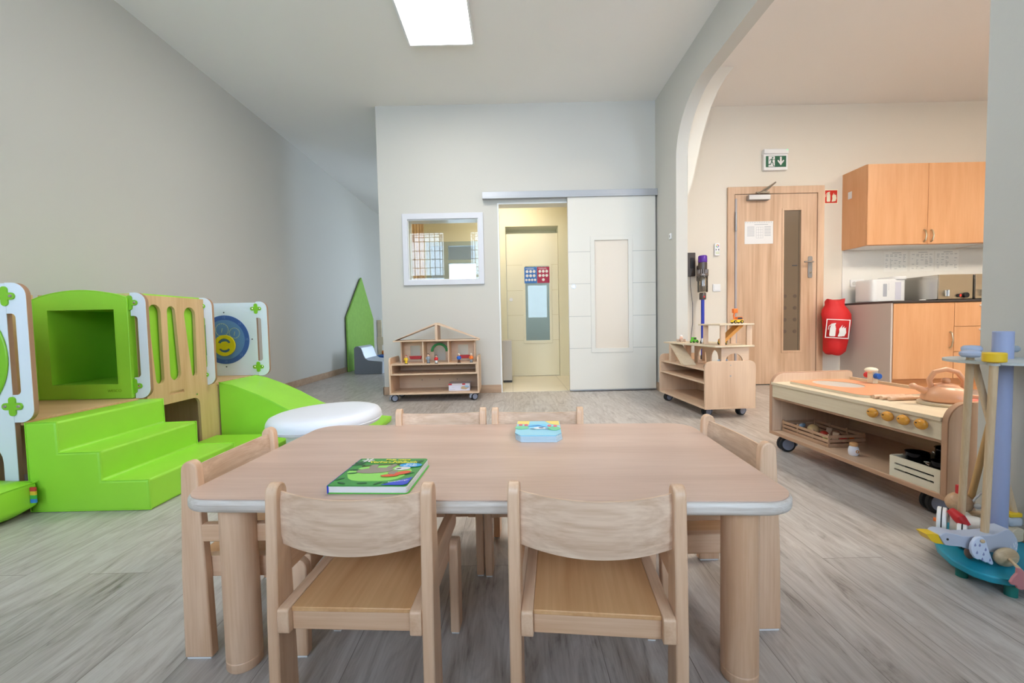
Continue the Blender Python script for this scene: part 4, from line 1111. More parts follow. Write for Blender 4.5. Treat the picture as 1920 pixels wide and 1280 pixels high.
def exit_sign():
    t = thing('emergency_exit_sign', 'green emergency exit sign with running figure and down arrow above the door', 'exit sign', (2.90, KY - .05, 2.455))
    G().plate(rrect(-.132, .062, .135, .112, .006), XZ(0), 0, .049).build('lamp_housing', WHITEP, t, bevel=.004)
    G().box(-.128, .130, .012, .045, -.108, .062).build('sign_body', WHITEP, t, bevel=.003)
    G().box(-.108, .112, .0105, .012, -.078, .040).build('green_panel', SGREEN, t, smooth=False)
    G().cyl((.118, -.001, .10), (.118, .001, .10), .004, n=10).build('status_lamp', emis('led', (40, 255, 90), 3), t)
    y = .0095
    G().box(-.080, -.012, y, .0105, -.074, .036).build('doorway_symbol', PAPER, t, smooth=False)
    g = G(); F = XZ(y - .001)
    strip_plate(g, blob(-.036, .022, .008, .008), F, 0, .001)
    strip_plate(g, [(-.050, .010), (-.034, .012), (-.038, -.022), (-.052, -.024)], F, 0, .001)
    strip_plate(g, [(-.036, .010), (-.022, -.006), (-.014, .000), (-.018, .004), (-.024, .000), (-.034, .012)], F, 0, .001)
    strip_plate(g, [(-.050, .010), (-.066, .002), (-.070, -.014), (-.064, -.014), (-.060, -.002), (-.048, .004)], F, 0, .001)
    strip_plate(g, [(-.044, -.020), (-.030, -.030), (-.024, -.060), (-.016, -.064), (-.012, -.070), (-.028, -.070), (-.036, -.036), (-.052, -.024)], F, 0, .001)
    strip_plate(g, [(-.052, -.022), (-.060, -.044), (-.080, -.046), (-.084, -.056), (-.056, -.054), (-.044, -.026)], F, 0, .001)
    g.build('running_figure', SGREEN, t, smooth=False)
    strip_plate(G(), [(.043, .030), (.063, .030), (.063, -.022), (.082, -.002), (.090, -.012), (.053, -.062), (.016, -.012), (.024, -.002), (.043, -.022)], F, 0, .001).build('down_arrow', PAPER, t, smooth=False)
exit_sign()
t = thing('light_switch', 'white square light switch on the cream wall left of the wooden door', 'light switch', (2.276, KY - .012, 1.089))
G().plate(rrect(-.041, -.041, .041, .041, .004), XZ(0), 0, .011).build('frame', WHITEP, t, bevel=.002)
G().plate(rrect(-.027, -.029, .031, .029, .003), XZ(-.004), 0, .004).build('rocker', WHITEP, t, bevel=.0015)
t = thing('remote_control', 'slim white remote with a coloured ring hanging on the cream wall', 'remote control', (2.275, KY - .025, 1.508))
G().plate(rrect(-.028, -.068, .028, .068, .012), XZ(0), 0, .018).build('body', WHITEP, t, bevel=.003)
for k, c_ in enumerate(((220, 60, 60), (230, 200, 60), (60, 170, 90), (60, 100, 210))):
    a0 = 90 * k
    pts = [(.016 * math.cos(math.radians(a0 + 9 * q)), .036 + .016 * math.sin(math.radians(a0 + 9 * q))) for q in range(11)] + [(.009 * math.cos(math.radians(a0 + 90 - 9 * q)), .036 + .009 * math.sin(math.radians(a0 + 90 - 9 * q))) for q in range(11)]
    strip_plate(G(), pts, XZ(-.001), 0, .001).build('colour_ring', mat('ring%d' % k, c_, .4), t, smooth=False)
g = G()
for x in (-.014, .014): g.box(x - .004, x + .004, -.001, 0, -.012, .004)
g.build('button', DGREY, t)
g = G()
for q in range(2):
    for k in range(4): g.box(-.018 + k * .010, -.012 + k * .010, -.001, 0, -.035 - q * .014, -.027 - q * .014)
g.build('button', mat('btn_green', (200, 214, 120), .5), t)
G().plate(rrect(-.02, -.05, .02, .0, .004), XZ(.018), 0, .006).build('wall_holder', WHITEP, t)
t = thing('wall_thermostat', 'tiny white wall sensor on the grey wall beside the archway edge', 'wall sensor', (AX - .012, 4.03, 1.551))
G().plate(rrect(-.02, -.028, .02, .028, .004), YZ(0), 0, .011).build('body', WHITEP, t, bevel=.002)
G().plate(rrect(-.005, -.012, .005, .012, .002), YZ(-.001), 0, .001).build('slot', DGREY, t)

# ------------------------------------------------------------------ cordless vacuum
def vacuum():
    t = thing('cordless_vacuum', 'cordless stick vacuum with blue tube and purple top docked on the wall', 'vacuum cleaner', (2.06, 4.46, 0))
    VG = mat('vacuum_grey', (92, 84, 80), .35, .3); CL = glass('bin_clear', (226, 222, 214), .10)
    G().cyl((0, 0, .35), (0, 0, .955), .0175, n=28).build('wand', DBLUE, t)
    G().lathe([(.030, .955), (.034, .965), (.034, 1.02), (.028, 1.03)], n=28).build('wand_collar', VG, t)
    G().box(-.008, .008, -.038, -.032, .975, .995).build('release_button', RED, t, bevel=.002)
    G().lathe([(.050, 1.035), (.052, 1.04), (.052, 1.20), (.050, 1.205)], n=32).build('dust_bin', CL, t)
    G().lathe([(.026, 1.042), (.030, 1.05), (.030, 1.11), (.022, 1.12), (.024, 1.13), (.024, 1.19), (.03, 1.2)], n=28).build('cyclone_core', mat('core_grey', (150, 146, 142), .3, .5), t)
    cy = G()
    for k in range(14):
        a = 2 * PI * k / 14
        cy.cyl((.044 * math.cos(a), .044 * math.sin(a), 1.205), (.050 * math.cos(a), .050 * math.sin(a), 1.275), .011, .008, 10)
    cy.lathe([(.046, 1.205), (.058, 1.212), (.058, 1.228), (.05, 1.236)], n=28)
    cy.build('cyclone_ring', mat('cyclone', (128, 118, 112), .3, .6), t)
    G().lathe([(.038, 1.23), (.044, 1.25), (.045, 1.34), (.043, 1.352)], n=32).build('motor_body', VG, t)
    G().lathe([(.044, 1.352), (.046, 1.358), (.045, 1.415), (.038, 1.425), (.0, 1.425)], n=32).build('purple_filter', mat('purple', (92, 40, 160), .3), t)
    G().plate(rrect(.0, 1.16, .11, 1.33, .02), YZ(-.018), 0, .036, [rrect(.035, 1.19, .085, 1.30, .015)]).build('handle', VG, t, bevel=.003)
    G().lathe([(.022, .27), (.024, .28), (.024, .35), (.018, .36)], n=24).build('lower_collar', DGREY, t)
    G().box(-.006, .006, -.026, -.020, .30, .33).build('release_button', RED, t)
    G().box(-.12, .12, -.05, .05, .0, .05).build('floor_head', DGREY, t, bevel=.01)
    G().cyl((0, 0, .05), (0, 0, .27), .014, n=16).build('neck', DGREY, t)
vacuum()
t = thing('charging_dock', 'dark wall charging dock with a thin hanging cable beside the vacuum', 'charger', (1.975, KY - .03, 1.36))
G().plate(rrect(-.042, -.14, .052, .115, .008), XZ(-.012), 0, .040).build('back_plate', mat('dock_dark', (66, 56, 50), .4), t, bevel=.003)
G().plate(rrect(-.002, -.055, .03, .06, .004), XZ(-.02), 0, .009).build('charging_contact', BLACK, t)
G().tube([(-.005, -.005, -.135), (-.002, -.008, -.25), (.025, .0, -.45), (.03, .01, -.65), (.015, .014, -.80), (.012, .016, -1.1)], .0028, 6).build('cable', DGREY, t)

# ------------------------------------------------------------------ extinguisher in its red cover
def bag():
    t = thing('fire_extinguisher', 'fire extinguisher in a red fabric cover hanging between door and cabinet', 'fire extinguisher', (3.492, 4.462, .34))
    ys = [(.0, .090, .060), (.03, .115, .085), (.12, .125, .095), (.24, .135, .100), (.33, .148, .105), (.42, .152, .10), (.47, .135, .09), (.52, .100, .07), (.56, .105, .065), (.585, .10, .055)]
    g = G(); n = 36; vs = []
    for i, (z, rx, ry) in enumerate(ys):
        for k in range(n):
            a = 2 * PI * k / n
            q = 1 + .05 * math.sin(3 * a + i * .9) + .03 * math.sin(7 * a + i)
            vs.append((.92 * rx * q * math.cos(a) + .012 * math.sin(i * .6) - .01 + z * .03, ry * q * math.sin(a), z + .012 * math.cos(2 * a)))
    fs = [(i * n + k, i * n + (k + 1) % n, (i + 1) * n + (k + 1) % n, (i + 1) * n + k) for i in range(len(ys) - 1) for k in range(n)]
    fs += [tuple(range(n))[::-1], tuple(range((len(ys) - 1) * n, len(ys) * n))]
    g.add(vs, fs).build('cover', REDF, t, angle=60)
    s = G(); F = XZ(-.124)
    s.plate(rrect(-.110, .175, .090, .375, 0), F, 0, .004, [rrect(-.102, .183, .082, .367, 0)])
    f = s.build('symbol_frame', PAPER, t, smooth=False)
    pictos(t, -.125, .170, -.01, .265, PAPER, 'ext')
    for ch in t.children:
        if ch.name.startswith(('symbol_frame', 'extinguisher_symbol')): ch.rotation_euler = (0, math.radians(4), math.radians(-33))
    G().box(-.03, .03, .09, .13, .25, .52).build('wall_bracket', DGREY, t)
bag()

# ------------------------------------------------------------------ fitted kitchen
KX, UY, LY, KR = 3.657, 4.274, 3.985, 6.2
HND = mat('handle_metal', (196, 180, 150), .3, .9)
def bow(g, x, y, z0, z1):
    m = (z0 + z1) / 2
    g.tube([(x, y, z0), (x, y - .018, z0 + .012), (x, y - .030, m), (x, y - .018, z1 - .012), (x, y, z1)], [.008, .0075, .006, .0075, .008], 10)
def upper(x0, x1, label, side=False):
    t = thing('wall_cabinet', label, 'wall cabinet', (x0, KY - .002, 1.467), 0, None)
    w_ = x1 - x0; d = UY - KY + .002
    G().box(0, w_ - .001, d + .018, 0, .0, .82).build('carcass', CABW, t, smooth=False)
    G().box(.02, w_ - .02, d + .03, -.02, -.004, 0).build('underside', WHITE, t, smooth=False)
    for k in range(2):
        a = k * w_ / 2 + .002; b = (k + 1) * w_ / 2 - .002
        dr = G().box(a, b, d, d + .017, .003, .817).build('door', CABW, t, bevel=.001)
        hx = b - .035 if k == 0 else a + .035
        g = G(); bow(g, hx, d, .025, .145); g.build('handle', HND, dr)
upper(KX, 4.895, 'beech wall cabinet with two doors and a small white sticker, left of the two')
upper(4.897, KR, 'beech wall cabinet mostly hidden behind the grey-blue wall edge')
t = tag(G().box(KX - .0015, KX - .0005, 4.47, 4.52, 2.00, 2.075).build('sticker', PAPER, smooth=False), 'small white paper label stuck on the cabinet side', 'sticker')
def base():
    t = thing('base_cabinet', 'beech base cabinet with one door and bow handle, below the stainless oven', 'base cabinet', (3.678, KY, 0))
    w_ = 4.266 - 3.678; d = LY - KY
    G().box(0, w_ - .001, d + .02, -.02, .12, .862).build('carcass', CABW, t, smooth=False)
    G().box(0, w_ - .001, d + .05, d + .066, 0, .12).build('plinth', CABX, t, smooth=False)
    dr = G().box(.003, w_ - .002, d, d + .018, .125, .855).build('door', CABW, t, bevel=.001)
    g = G(); bow(g, w_ - .038, d, .42, .575); g.build('handle', HND, dr)
base()
def drawers(x0, x1, label):
    t = thing('drawer_cabinet', label, 'drawer cabinet', (x0, KY, 0))
    w_ = x1 - x0; d = LY - KY
    G().box(0, w_ - .001, d + .02, -.02, .12, .862).build('carcass', CABW, t, smooth=False)
    G().box(0, w_ - .001, d + .05, d + .066, 0, .12).build('plinth', CABX, t, smooth=False)
    for a, b in ((.125, .380), (.384, .623), (.627, .855)):
        dr = G().box(.002, w_ - .002, d, d + .018, a, b).build('drawer', CABW, t, bevel=.001)
        G().plate(rrect(w_ / 2 - .065, b - .038, w_ / 2 - .025, b - .022, .006), XZ(d - .02), 0, .02).build('knob', WHITEP, dr, bevel=.003)
drawers(4.268, 4.87, 'beech drawer cabinet with white knobs beside the base cabinet')
tag(G().box(4.872, KR, LY, KY - .02, .0, .862).build('refrigerator_panel', CABW, bevel=.002), 'plain beech end unit at the far right under the worktop', 'cabinet panel')
tag(G().box(KX, 3.675, LY + .002, KY - .001, .0, .863).build('cabinet_side_panel', mat('grey_laminate', (200, 190, 182), .45), bevel=.001), 'tall light grey side panel at the left end of the kitchen units', 'side panel')
tag(G().box(KX, KR, LY - .01, KY - .002, .864, .884).build('worktop', mat('worktop_dark', (64, 58, 56), .4), bevel=.002), 'thin dark worktop running over the beech base cabinets', 'worktop')
sp = tag(G().box(KX + .006, KR, KY - .012, KY - .001, .885, 1.465).build('splashback', mat('splash_white', (236, 234, 228), .25), smooth=False), 'white splashback panel between worktop and wall cabinets', 'splashback')
def sheet(x, label, seed, w_=.26):
    t = thing('printed_sheet', label, 'printed sheet', (x, KY - .0135, 1.335))
    G().box(-w_ / 2, w_ / 2, 0, .001, -.11, .11).build('paper', mat('sheet_white', (238, 237, 232), .5), t, smooth=False)
    rnd = random.Random(seed); g = G()
    g.box(-.04, .06, -.0006, 0, .092, .097)
    for c_ in range(5):
        x0 = -w_ / 2 + .02 + c_ * w_ / 5.4
        g.box(x0, x0 + .03, -.0006, 0, .070, .075)
        for r_ in range(10):
            if rnd.random() < .55:
                L_ = rnd.uniform(.01, .034); z = .055 - r_ * .015
                g.box(x0, x0 + L_, -.0006, 0, z, z + .0045)
    g.build('print', INK, t, smooth=False)
sheet(4.245, 'printed table sheet on the splashback, leftmost of three', 1)
sheet(4.535, 'printed table sheet on the splashback, middle of three', 2)
sheet(4.81, 'printed table sheet on the splashback, rightmost of three', 3)
t = thing('wall_socket', 'white double wall socket with a black plug on the splashback', 'socket', (3.82, KY - .022, 1.105))
G().plate(rrect(-.075, -.04, .075, .04, .004), XZ(0), 0, .009).build('plate', WHITEP, t, bevel=.002)
G().cyl((-.035, -.001, 0), (-.035, .001, 0), .022, n=20).build('socket_opening', mat('socket_grey', (206, 206, 204), .5), t)
p = G().cyl((.038, -.035, 0), (.038, 0, 0), .022, n=20).build('plug', BLACK, t, bevel=.003)
G().tube([(.038, -.035, 0), (.038, -.05, -.03), (.03, -.05, -.12), (.0, -.05, -.18), (-.04, -.06, -.212)], .005, 8).build('cord', BLACK, t)
def boiler():
    t = thing('hot_water_dispenser', 'white hot water dispenser with a level window on the worktop', 'water dispenser', (3.885, 4.38, .884))
    G().plate(rrect(-.175, -.12, .185, .12, .05), XY(.0), 0, .235).build('body', WHITEP, t, bevel=.014, seg=3)
    G().plate(rrect(.05, -.135, .185, .10, .045), XY(.225), 0, .035).build('spout_head', WHITEP, t, bevel=.008, seg=3)
    G().lathe([(.0, .262), (.028, .262), (.03, .260)], (.115, -.05, 0), 24, 'z', 1.3, .9).build('control_panel', LGREY, t)
    G().plate(rrect(-.065, .055, -.025, .185, .006), XZ(-.1215), 0, .002).build('level_window', LGREY, t, bevel=.0005)
    g = G()
    for k in range(7): g.box(-.01, -.004, -.1212, -.12, .12 + k * .011, .123 + k * .011)
    g.build('level_marks', INK, t)
    G().box(.06, .12, -.1215, -.12, .02, .20).build('spout_recess', mat('recess_white', (214, 214, 226), .4), t)
boiler()
def oven(x, label):
    t = thing('stainless_appliance', label, 'warming oven', (x, 4.24, .884))
    G().box(-.165, .165, -.205, .205, .008, .245).build('casing', mat('casing_steel', (196, 194, 188), .22, .95), t, bevel=.003)
    G().box(-.165, .165, -.215, -.2055, .008, .245).build('front_panel', STEEL, t, bevel=.002)
    G().box(-.120, -.095, -.232, -.215, .035, .095).build('handle_bracket', CHROME, t, bevel=.002)
    G().cyl((-.092, -.236, .035), (-.092, -.236, .095), .009, n=16).build('handle', CHROME, t)
    G().cyl((.085, -.240, .042), (.085, -.215, .042), .026, n=24).build('control_knob', BLACK, t, bevel=.003)
    G().plate(rrect(.005, .025, .045, .055, .012), XZ(-.226), 0, .011).build('rocker_switch', BLACK, t, bevel=.002)
    G().plate(rrect(.028, .030, .043, .052, .003), XZ(-.2285), 0, .002).build('switch_light', emis('switch_red', (220, 50, 30), .6), t)
    G().cyl((.125, -.217, .045), (.125, -.215, .045), .004, n=10).build('pilot', RED, t)
    for sx in (-1, 1): G().cyl((sx * .14, -.18, 0), (sx * .14, -.18, .008), .012, n=12).cyl((sx * .14, .18, 0), (sx * .14, .18, .008), .012, n=12).build('foot', BLACK, t)
oven(4.315, 'stainless steel appliance with black knob on the worktop, left of the two')
oven(4.672, 'stainless steel appliance cut by the wall edge, right of the two')
tag(G().lathe([(.022, 0), (.026, .004), (.022, .010), (.0, .012)], (4.07, 4.10, .8845), 20).build('drain_plug', WHITEP), 'tiny white plug lying on the worktop before the appliance', 'plug')

# ------------------------------------------------------------------ toy kitchen
def toy_kitchen():
    t = thing('toy_kitchen', 'low wooden toy kitchen on casters with orange sink top and four round knobs', 'toy kitchen', (1.472, 2.335, 0), math.radians(-87))
    L, D, T = .885, .48, .020
    zb, zt = .104, .383
    G().box(-T, L + T, 0, D, zb - .018, zb - .0005).build('bottom_board', EDGEB, t, bevel=.002)
    G().box(0, L, .003, D, zb - .0005, zb + .001).build('shelf_surface', MAPLEX, t, smooth=False)
    for s in (0, 1):
        x0 = -T if s == 0 else L
        e = strip_plate(G(), rrect(0, zb, D, .437, (0, 0, .02, .075), 10), YZ(x0), 0, T).build('end_panel', EDGEB, t, bevel=.0015)
        xf = x0 - .0008 if s == 0 else x0 + T - .0012
        strip_plate(G(), rrect(.004, zb + .002, D - .004, .433, (0, 0, .018, .072), 10), YZ(xf), 0, .002).build('side_face', MAPLE, e, smooth=False)
        xf = x0 + T - .001 if s == 0 else x0 - .001
        strip_plate(G(), rrect(.004, zb + .002, D - .004, .433, (0, 0, .018, .072), 10), YZ(xf), 0, .002).build('side_face', MAPLE, e, smooth=False)
    G().box(.001, L - .001, .002, .016, .300, zt - .0145).build('fascia', PALEW, t, bevel=.0015)
    G().box(.001, L - .001, .01, D - .02, .288, .2995).build('inner_shelf', EDGEB, t, bevel=.001)
    G().box(0, L, D - .018, D - .004, zb, .40).build('back_panel', MAPLEX, t, smooth=False)
    for x in (.632, .697, .760, .826):
        g = G().ell((x, -.012, .345), .0225, .015, .0200, 24, 12).build('oven_knob', KNOB, t)
        G().cyl((x - .005, -.0268, .350), (x - .005, -.0245, .350), .003, n=8).build('knob_dot', DARK, g)
    # sink board
    sh = [(.20 + .125 * math.cos(2 * PI * k / 40), .215 + .095 * math.sin(2 * PI * k / 40)) for k in range(40)]
    G().plate(rrect(0, -.004, L, D - .02, 0), XY(zt - .014), 0, .014, [sh]).build('worktop', PALEW, t, smooth=False)
    ob = G().plate(rrect(.045, .055, .52, .40, .035, 6), XY(zt), 0, .012, [sh]).build('sink_board', PALEW, t, smooth=False)
    G().plate(rrect(.045, .055, .52, .40, .035, 6), XY(zt + .012), 0, .0012, [sh]).build('orange_surface', LORANGE, ob, smooth=False)
    G().lathe([(.124, .010), (.124, -.010), (.112, -.040), (.0, -.043)], (.20, .215, zt), 48, 'z', 1.0, .76).build('sink_bowl', mat('sink_steel', (226, 226, 224), .3, .6), t)
    f = G().box(.19, .222, .385, .415, zt + .012, zt + .075).build('faucet', PALEW, t, bevel=.003)
    G().ell((.206, .392, zt + .082), .027, .030, .014, 20, 10).build('faucet_cap', mat('cream_paint', (236, 226, 200), .35), f)
    G().cyl((.19, .40, zt + .052), (.166, .40, zt + .052), .015, n=20).build('hot_tap', RED, f, bevel=.003)
    G().cyl((.222, .40, zt + .052), (.246, .40, zt + .052), .015, n=20).build('cold_tap', BLUE, f, bevel=.003)
    for k in range(3):
        G().cyl((.535 + .026 * k, .085 + .01 * k, zt + .009), (.535 + .026 * k, .225 + .01 * k, zt + .009), .009, n=16).build('drying_rod', BEECHX, t, bevel=.001)
    G().lathe([(.0, .0), (.082, 0), (.084, .003), (.084, .010), (.080, .013), (0, .013)], (.69, .24, zt), 44).build('hob_plate', PALEW, t)
    h = G().lathe([(.0, .0), (.085, 0), (.085, .004), (0, .004)], (.66, .415 - .03, zt), 40).build('red_hob', mat('hob_red', (222, 92, 70), .4), t)
    G().plate(circ(.66, .385, .051, 40), XY(zt + .004), 0, .0006, [circ(.66, .385, .046, 40)]).build('hob_ring', PAPER, h)
    for x, y, r in ((.05, .05, -.12), (.80, .080, -.12), (.80, .42, .3), (.05, .42, .3)): caster(t, x, y, r, .042)
    return t
TK = toy_kitchen()
_tkM = Matrix.Translation((1.472, 2.335, 0)) @ Matrix.Rotation(math.radians(-87), 4, 'Z')
def tk(x, y, z): v = _tkM @ Vector((x, y, z)); return (v.x, v.y, v.z)
R87 = math.radians(-87)
t = thing('toy_kettle', 'apricot toy kettle with arched handle on the toy kitchen hob', 'toy kettle', tk(.69, .24, .3965), R87)
KT = mat('apricot', (232, 174, 136), .35)
G().lathe([(.0, 0), (.066, 0), (.073, .006), (.074, .014), (.070, .032), (.058, .050), (.042, .060), (.036, .062), (.0, .062)], n=44).build('body', KT, t)
G().lathe([(.040, .061), (.036, .068), (.014, .075), (.0, .076)], n=32).ell((0, 0, .084), .014, .014, .012).build('lid', KT, t)
G().tube([(-.045, 0, .052), (-.052, 0, .085), (-.036, 0, .118), (0, 0, .130), (.036, 0, .118), (.056, 0, .085), (.055, 0, .055)], [.009, .009, .0095, .010, .0095, .009, .008], 14).build('handle', KT, t)
t.rotation_euler = (0, 0, math.radians(-20))
G().tube([(-.05, 0, .032), (-.075, 0, .045), (-.095, 0, .055)], [.017, .013, .010], 14).ell((-.103, 0, .058), .014, .014, .013).build('spout', KT, t)
def crate(name, label, x0, x1, y0, y1, z, h, m, slats, post=.008, gap=.35, solid=False):
    t = thing(name, label, 'crate', tk((x0 + x1) / 2, (y0 + y1) / 2, z), R87)
    hx, hy = (x1 - x0) / 2, (y1 - y0) / 2
    G().box(-hx, hx, -hy, hy, 0, .004).build('bottom', m, t)
    for s in (-1, 1):
        if solid:
            hs = [rrect(-hx + .02, h * q, hx - .02, h * q + .007, .003, 3) for q in (.34, .62)]
            G().plate(rrect(-hx, 0, hx, h, .001, 1), XZ(s * hy - .004), 0, .008, hs).build('side', m, t, smooth=False)
            G().box(s * hx - .004, s * hx + .004, -hy + .005, hy - .005, 0.004, h).build('end', m, t)
        else:
            g = G()
            for k in range(slats):
                a = .004 + (h - .004) * k / slats; b = a + (h - .004) / slats * (1 - gap)
                g.box(-hx, hx, s * hy - .003, s * hy, a, b)
            g.build('side_slats', m, t, smooth=False)
            g = G()
            for k in range(slats):
                a = .004 + (h - .004) * k / slats; b = a + (h - .004) / slats * (1 - gap)
                g.box(s * hx - .0035, s * hx, -hy + .004, hy - .004, a, b)
            g.build('end_slats', m, t, smooth=False)
            for xx in (-hx, -hx / 3, hx / 3, hx - post): G().box(xx, xx + post, s * hy - (.006 if s > 0 else -.0005), s * hy - (.0035 if s > 0 else -.006), 0.004, h).build('post', m, t)
    return t
CRW = wood('crate_wood', (196, 158, 128), (176, 138, 108), 0, .5, 20)
crate('wooden_crate', 'long slatted wooden crate of toy food on the toy kitchen shelf',   .015, .335, .055, .245, .105, .066, CRW, 3)
crate('white_crate', 'pale wooden crate of small black pots at the near end of the shelf', .690, .878, .012, .235, .105, .082, mat('pale_crate', (226, 214, 190), .5), 2, solid=True)
def food(x, y, z, name, label, m, rx, ry, rz_, kind='toy food'):
    o = G().ell((0, 0, rz_), rx, ry, rz_, 18, 12).build(name, m); p = tk(x, y, z); o.location = p; o.rotation_euler = (0, 0, .7)
    return tag(o, label, kind)
ZF = .1095
o = food(.09, .11, ZF + .030, 'toy_fish', 'long pale blue toy fish lying in the slatted crate', mat('fish_blue', (150, 180, 206), .35), .045, .013, .012)
food(.15, .125, ZF + .012, 'toy_egg', 'large cream toy egg in the slatted crate', mat('egg_cream', (214, 182, 130), .3), .032, .027, .026)
food(.235, .115, ZF + .015, 'toy_tomato', 'red toy tomato in the slatted crate', mat('tomato', (176, 50, 34), .3), .021, .021, .018)
food(.27, .100, ZF + .016, 'toy_lime', 'pale green toy lime half at the near end of the crate', mat('lime', (212, 222, 140), .4), .020, .018, .012)
food(.30, .16, ZF + .006, 'toy_pepper', 'dark red toy pepper beside the lime half', mat('pepper', (190, 36, 28), .3), .030, .017, .018)
food(.30, .205, ZF + .004, 'toy_carrot', 'orange toy carrot at the back corner of the crate', mat('carrot', (234, 120, 40), .4), .024, .014, .014)
food(.22, .19, ZF + .010, 'toy_potato', 'brownish pink toy potato at the back of the crate', mat('potato', (176, 128, 106), .5), .032, .020, .019)
for (x, y, lab) in ((.165, .20, 'small square wooden block standing behind the cream egg'), (.275, .14, 'small square wooden block standing behind the lime half')):
    o = G().box(-.013, .013, -.009, .009, 0, .042).build('toy_block', MAPLE, bevel=.002); o.location = tk(x, y, ZF + .012 if x > .2 else ZF + .006); o.rotation_euler = (0, .1, -.9)
    tag(o, lab, 'toy block')
t = thing('salt_shaker', 'white toy shaker with wooden lid standing on the toy kitchen shelf', 'toy shaker', tk(.452, .075, .1052), R87)
G().lathe([(.0, 0), (.016, 0), (.019, .004), (.021, .020), (.019, .036), (.014, .043), (.0, .043)], n=28).build('body', mat('shaker_white', (226, 228, 240), .35), t)
G().lathe([(.0145, .043), (.016, .046), (.016, .056), (.013, .059), (0, .059)], n=28).build('lid', mat('shaker_lid', (214, 164, 112), .45), t)
t.rotation_euler = (0, 0, 0)
G().plate(circ(0, .022, .007, 16), XZ(-.0225), 0, .002, [circ(0, .022, .0045, 16)]).build('emblem', KNOB, t, smooth=False)
POT = mat('pot_black', (40, 40, 44), .12, .9)
def pot(x, y, z, r, h, label, rot=0):
    t = thing('toy_pot', label, 'toy pot', tk(x, y, z), R87 + rot, None)
    G().lathe([(0, 0), (r * .92, 0), (r, .004), (r, h), (r + .003, h + .002), (r - .002, h), (r - .003, .005), (0, .004)], n=40).build('bowl', POT, t)
    g = G()
    for s in (-1, 1): g.tube([(s * r, -.012, h * .75), (s * (r + .014), -.010, h * .78), (s * (r + .014), .010, h * .78), (s * r, .012, h * .75)], .0028, 8)
    g.build('handle', CHROME, t)
pot(.805, .150, .110, .054, .125, 'biggest of the black toy pots in the pale crate')
pot(.738, .075, .110, .036, .098, 'small black toy pot with side handles at the left of the pale crate')
pot(.842, .052, .110, .028, .098, 'small dark toy pot at the near end of the pale crate')

# ------------------------------------------------------------------ push-toy stand
def stand():
    t = thing('push_toy_stand', 'turquoise footed stand with a grey-blue pole and slotted top disc', 'toy stand', (0, 0, 0))
    TQ = mat('turquoise_top', (26, 150, 176), .4)
    pts = [(1.268, 1.215), (1.240, 1.150), (1.243, 1.095), (1.262, 1.068), (1.30, 1.052), (1.36, 1.044), (1.43, 1.042), (1.49, 1.050), (1.53, 1.07), (1.548, 1.10), (1.550, 1.30), (1.545, 1.345), (1.52, 1.365), (1.44, 1.36), (1.38, 1.325), (1.31, 1.265)]
    strip_plate(G(), pts, XY(.031), 0, .019).build('base_board', TQ, t, bevel=.004, seg=3, angle=40)
    for (x, y) in ((1.272, 1.15), (1.31, 1.065), (1.51, 1.07), (1.42, 1.33)): G().cyl((x, y, 0), (x, y, .031), .013, n=16).build('foot', mat('foot_teal', (20, 120, 112), .5), t)
    G().cyl((1.470, 1.235, .05), (1.470, 1.235, .694), .0225, n=36).build('pole', mat('pole_lilac', (160, 170, 204), .4), t, bevel=.002)
    dsk = [(1.445 + .140 * math.cos(2 * PI * k / 48), 1.200 + .128 * math.sin(2 * PI * k / 48)) for k in range(48)]
    dsk = [(min(x, 1.549), y) for x, y in dsk]
    G().plate(dsk, XY(.606), 0, .007, [circ(x, y, .012, 16) for x, y in ((1.340, 1.205), (1.312, 1.122), (1.431, 1.284), (1.512, 1.255))]).build('top_disc', mat('disc_grey', (196, 200, 196), .45), t, smooth=False)
    return rebase(t, (1.40, 1.19, 0))
stand()
STK = wood('stick_wood', (222, 196, 160), (202, 172, 134), 2, .5, 30, .3)
STK2 = wood('stick_wood_dark', (206, 166, 110), (188, 146, 92), 2, .5, 30, .3)
HBG = mat('handle_blue_grey', (176, 186, 208), .4)
def stick(t, p, q, m, km=None, cyl=False):
    G().tube([p, q], .0088, 16).build('stick', m, t)
    x, y, z = q
    if cyl: G().cyl((x, y, z - .014), (x, y, z + .012), .0235, n=32).build('handle_knob', km, t, bevel=.003)
    else: G().lathe([(0, 0), (.018, .002), (.0235, .008), (.0235, .015), (.018, .021), (0, .023)], (x, y, z - .002), 30).build('handle_knob', km, t)
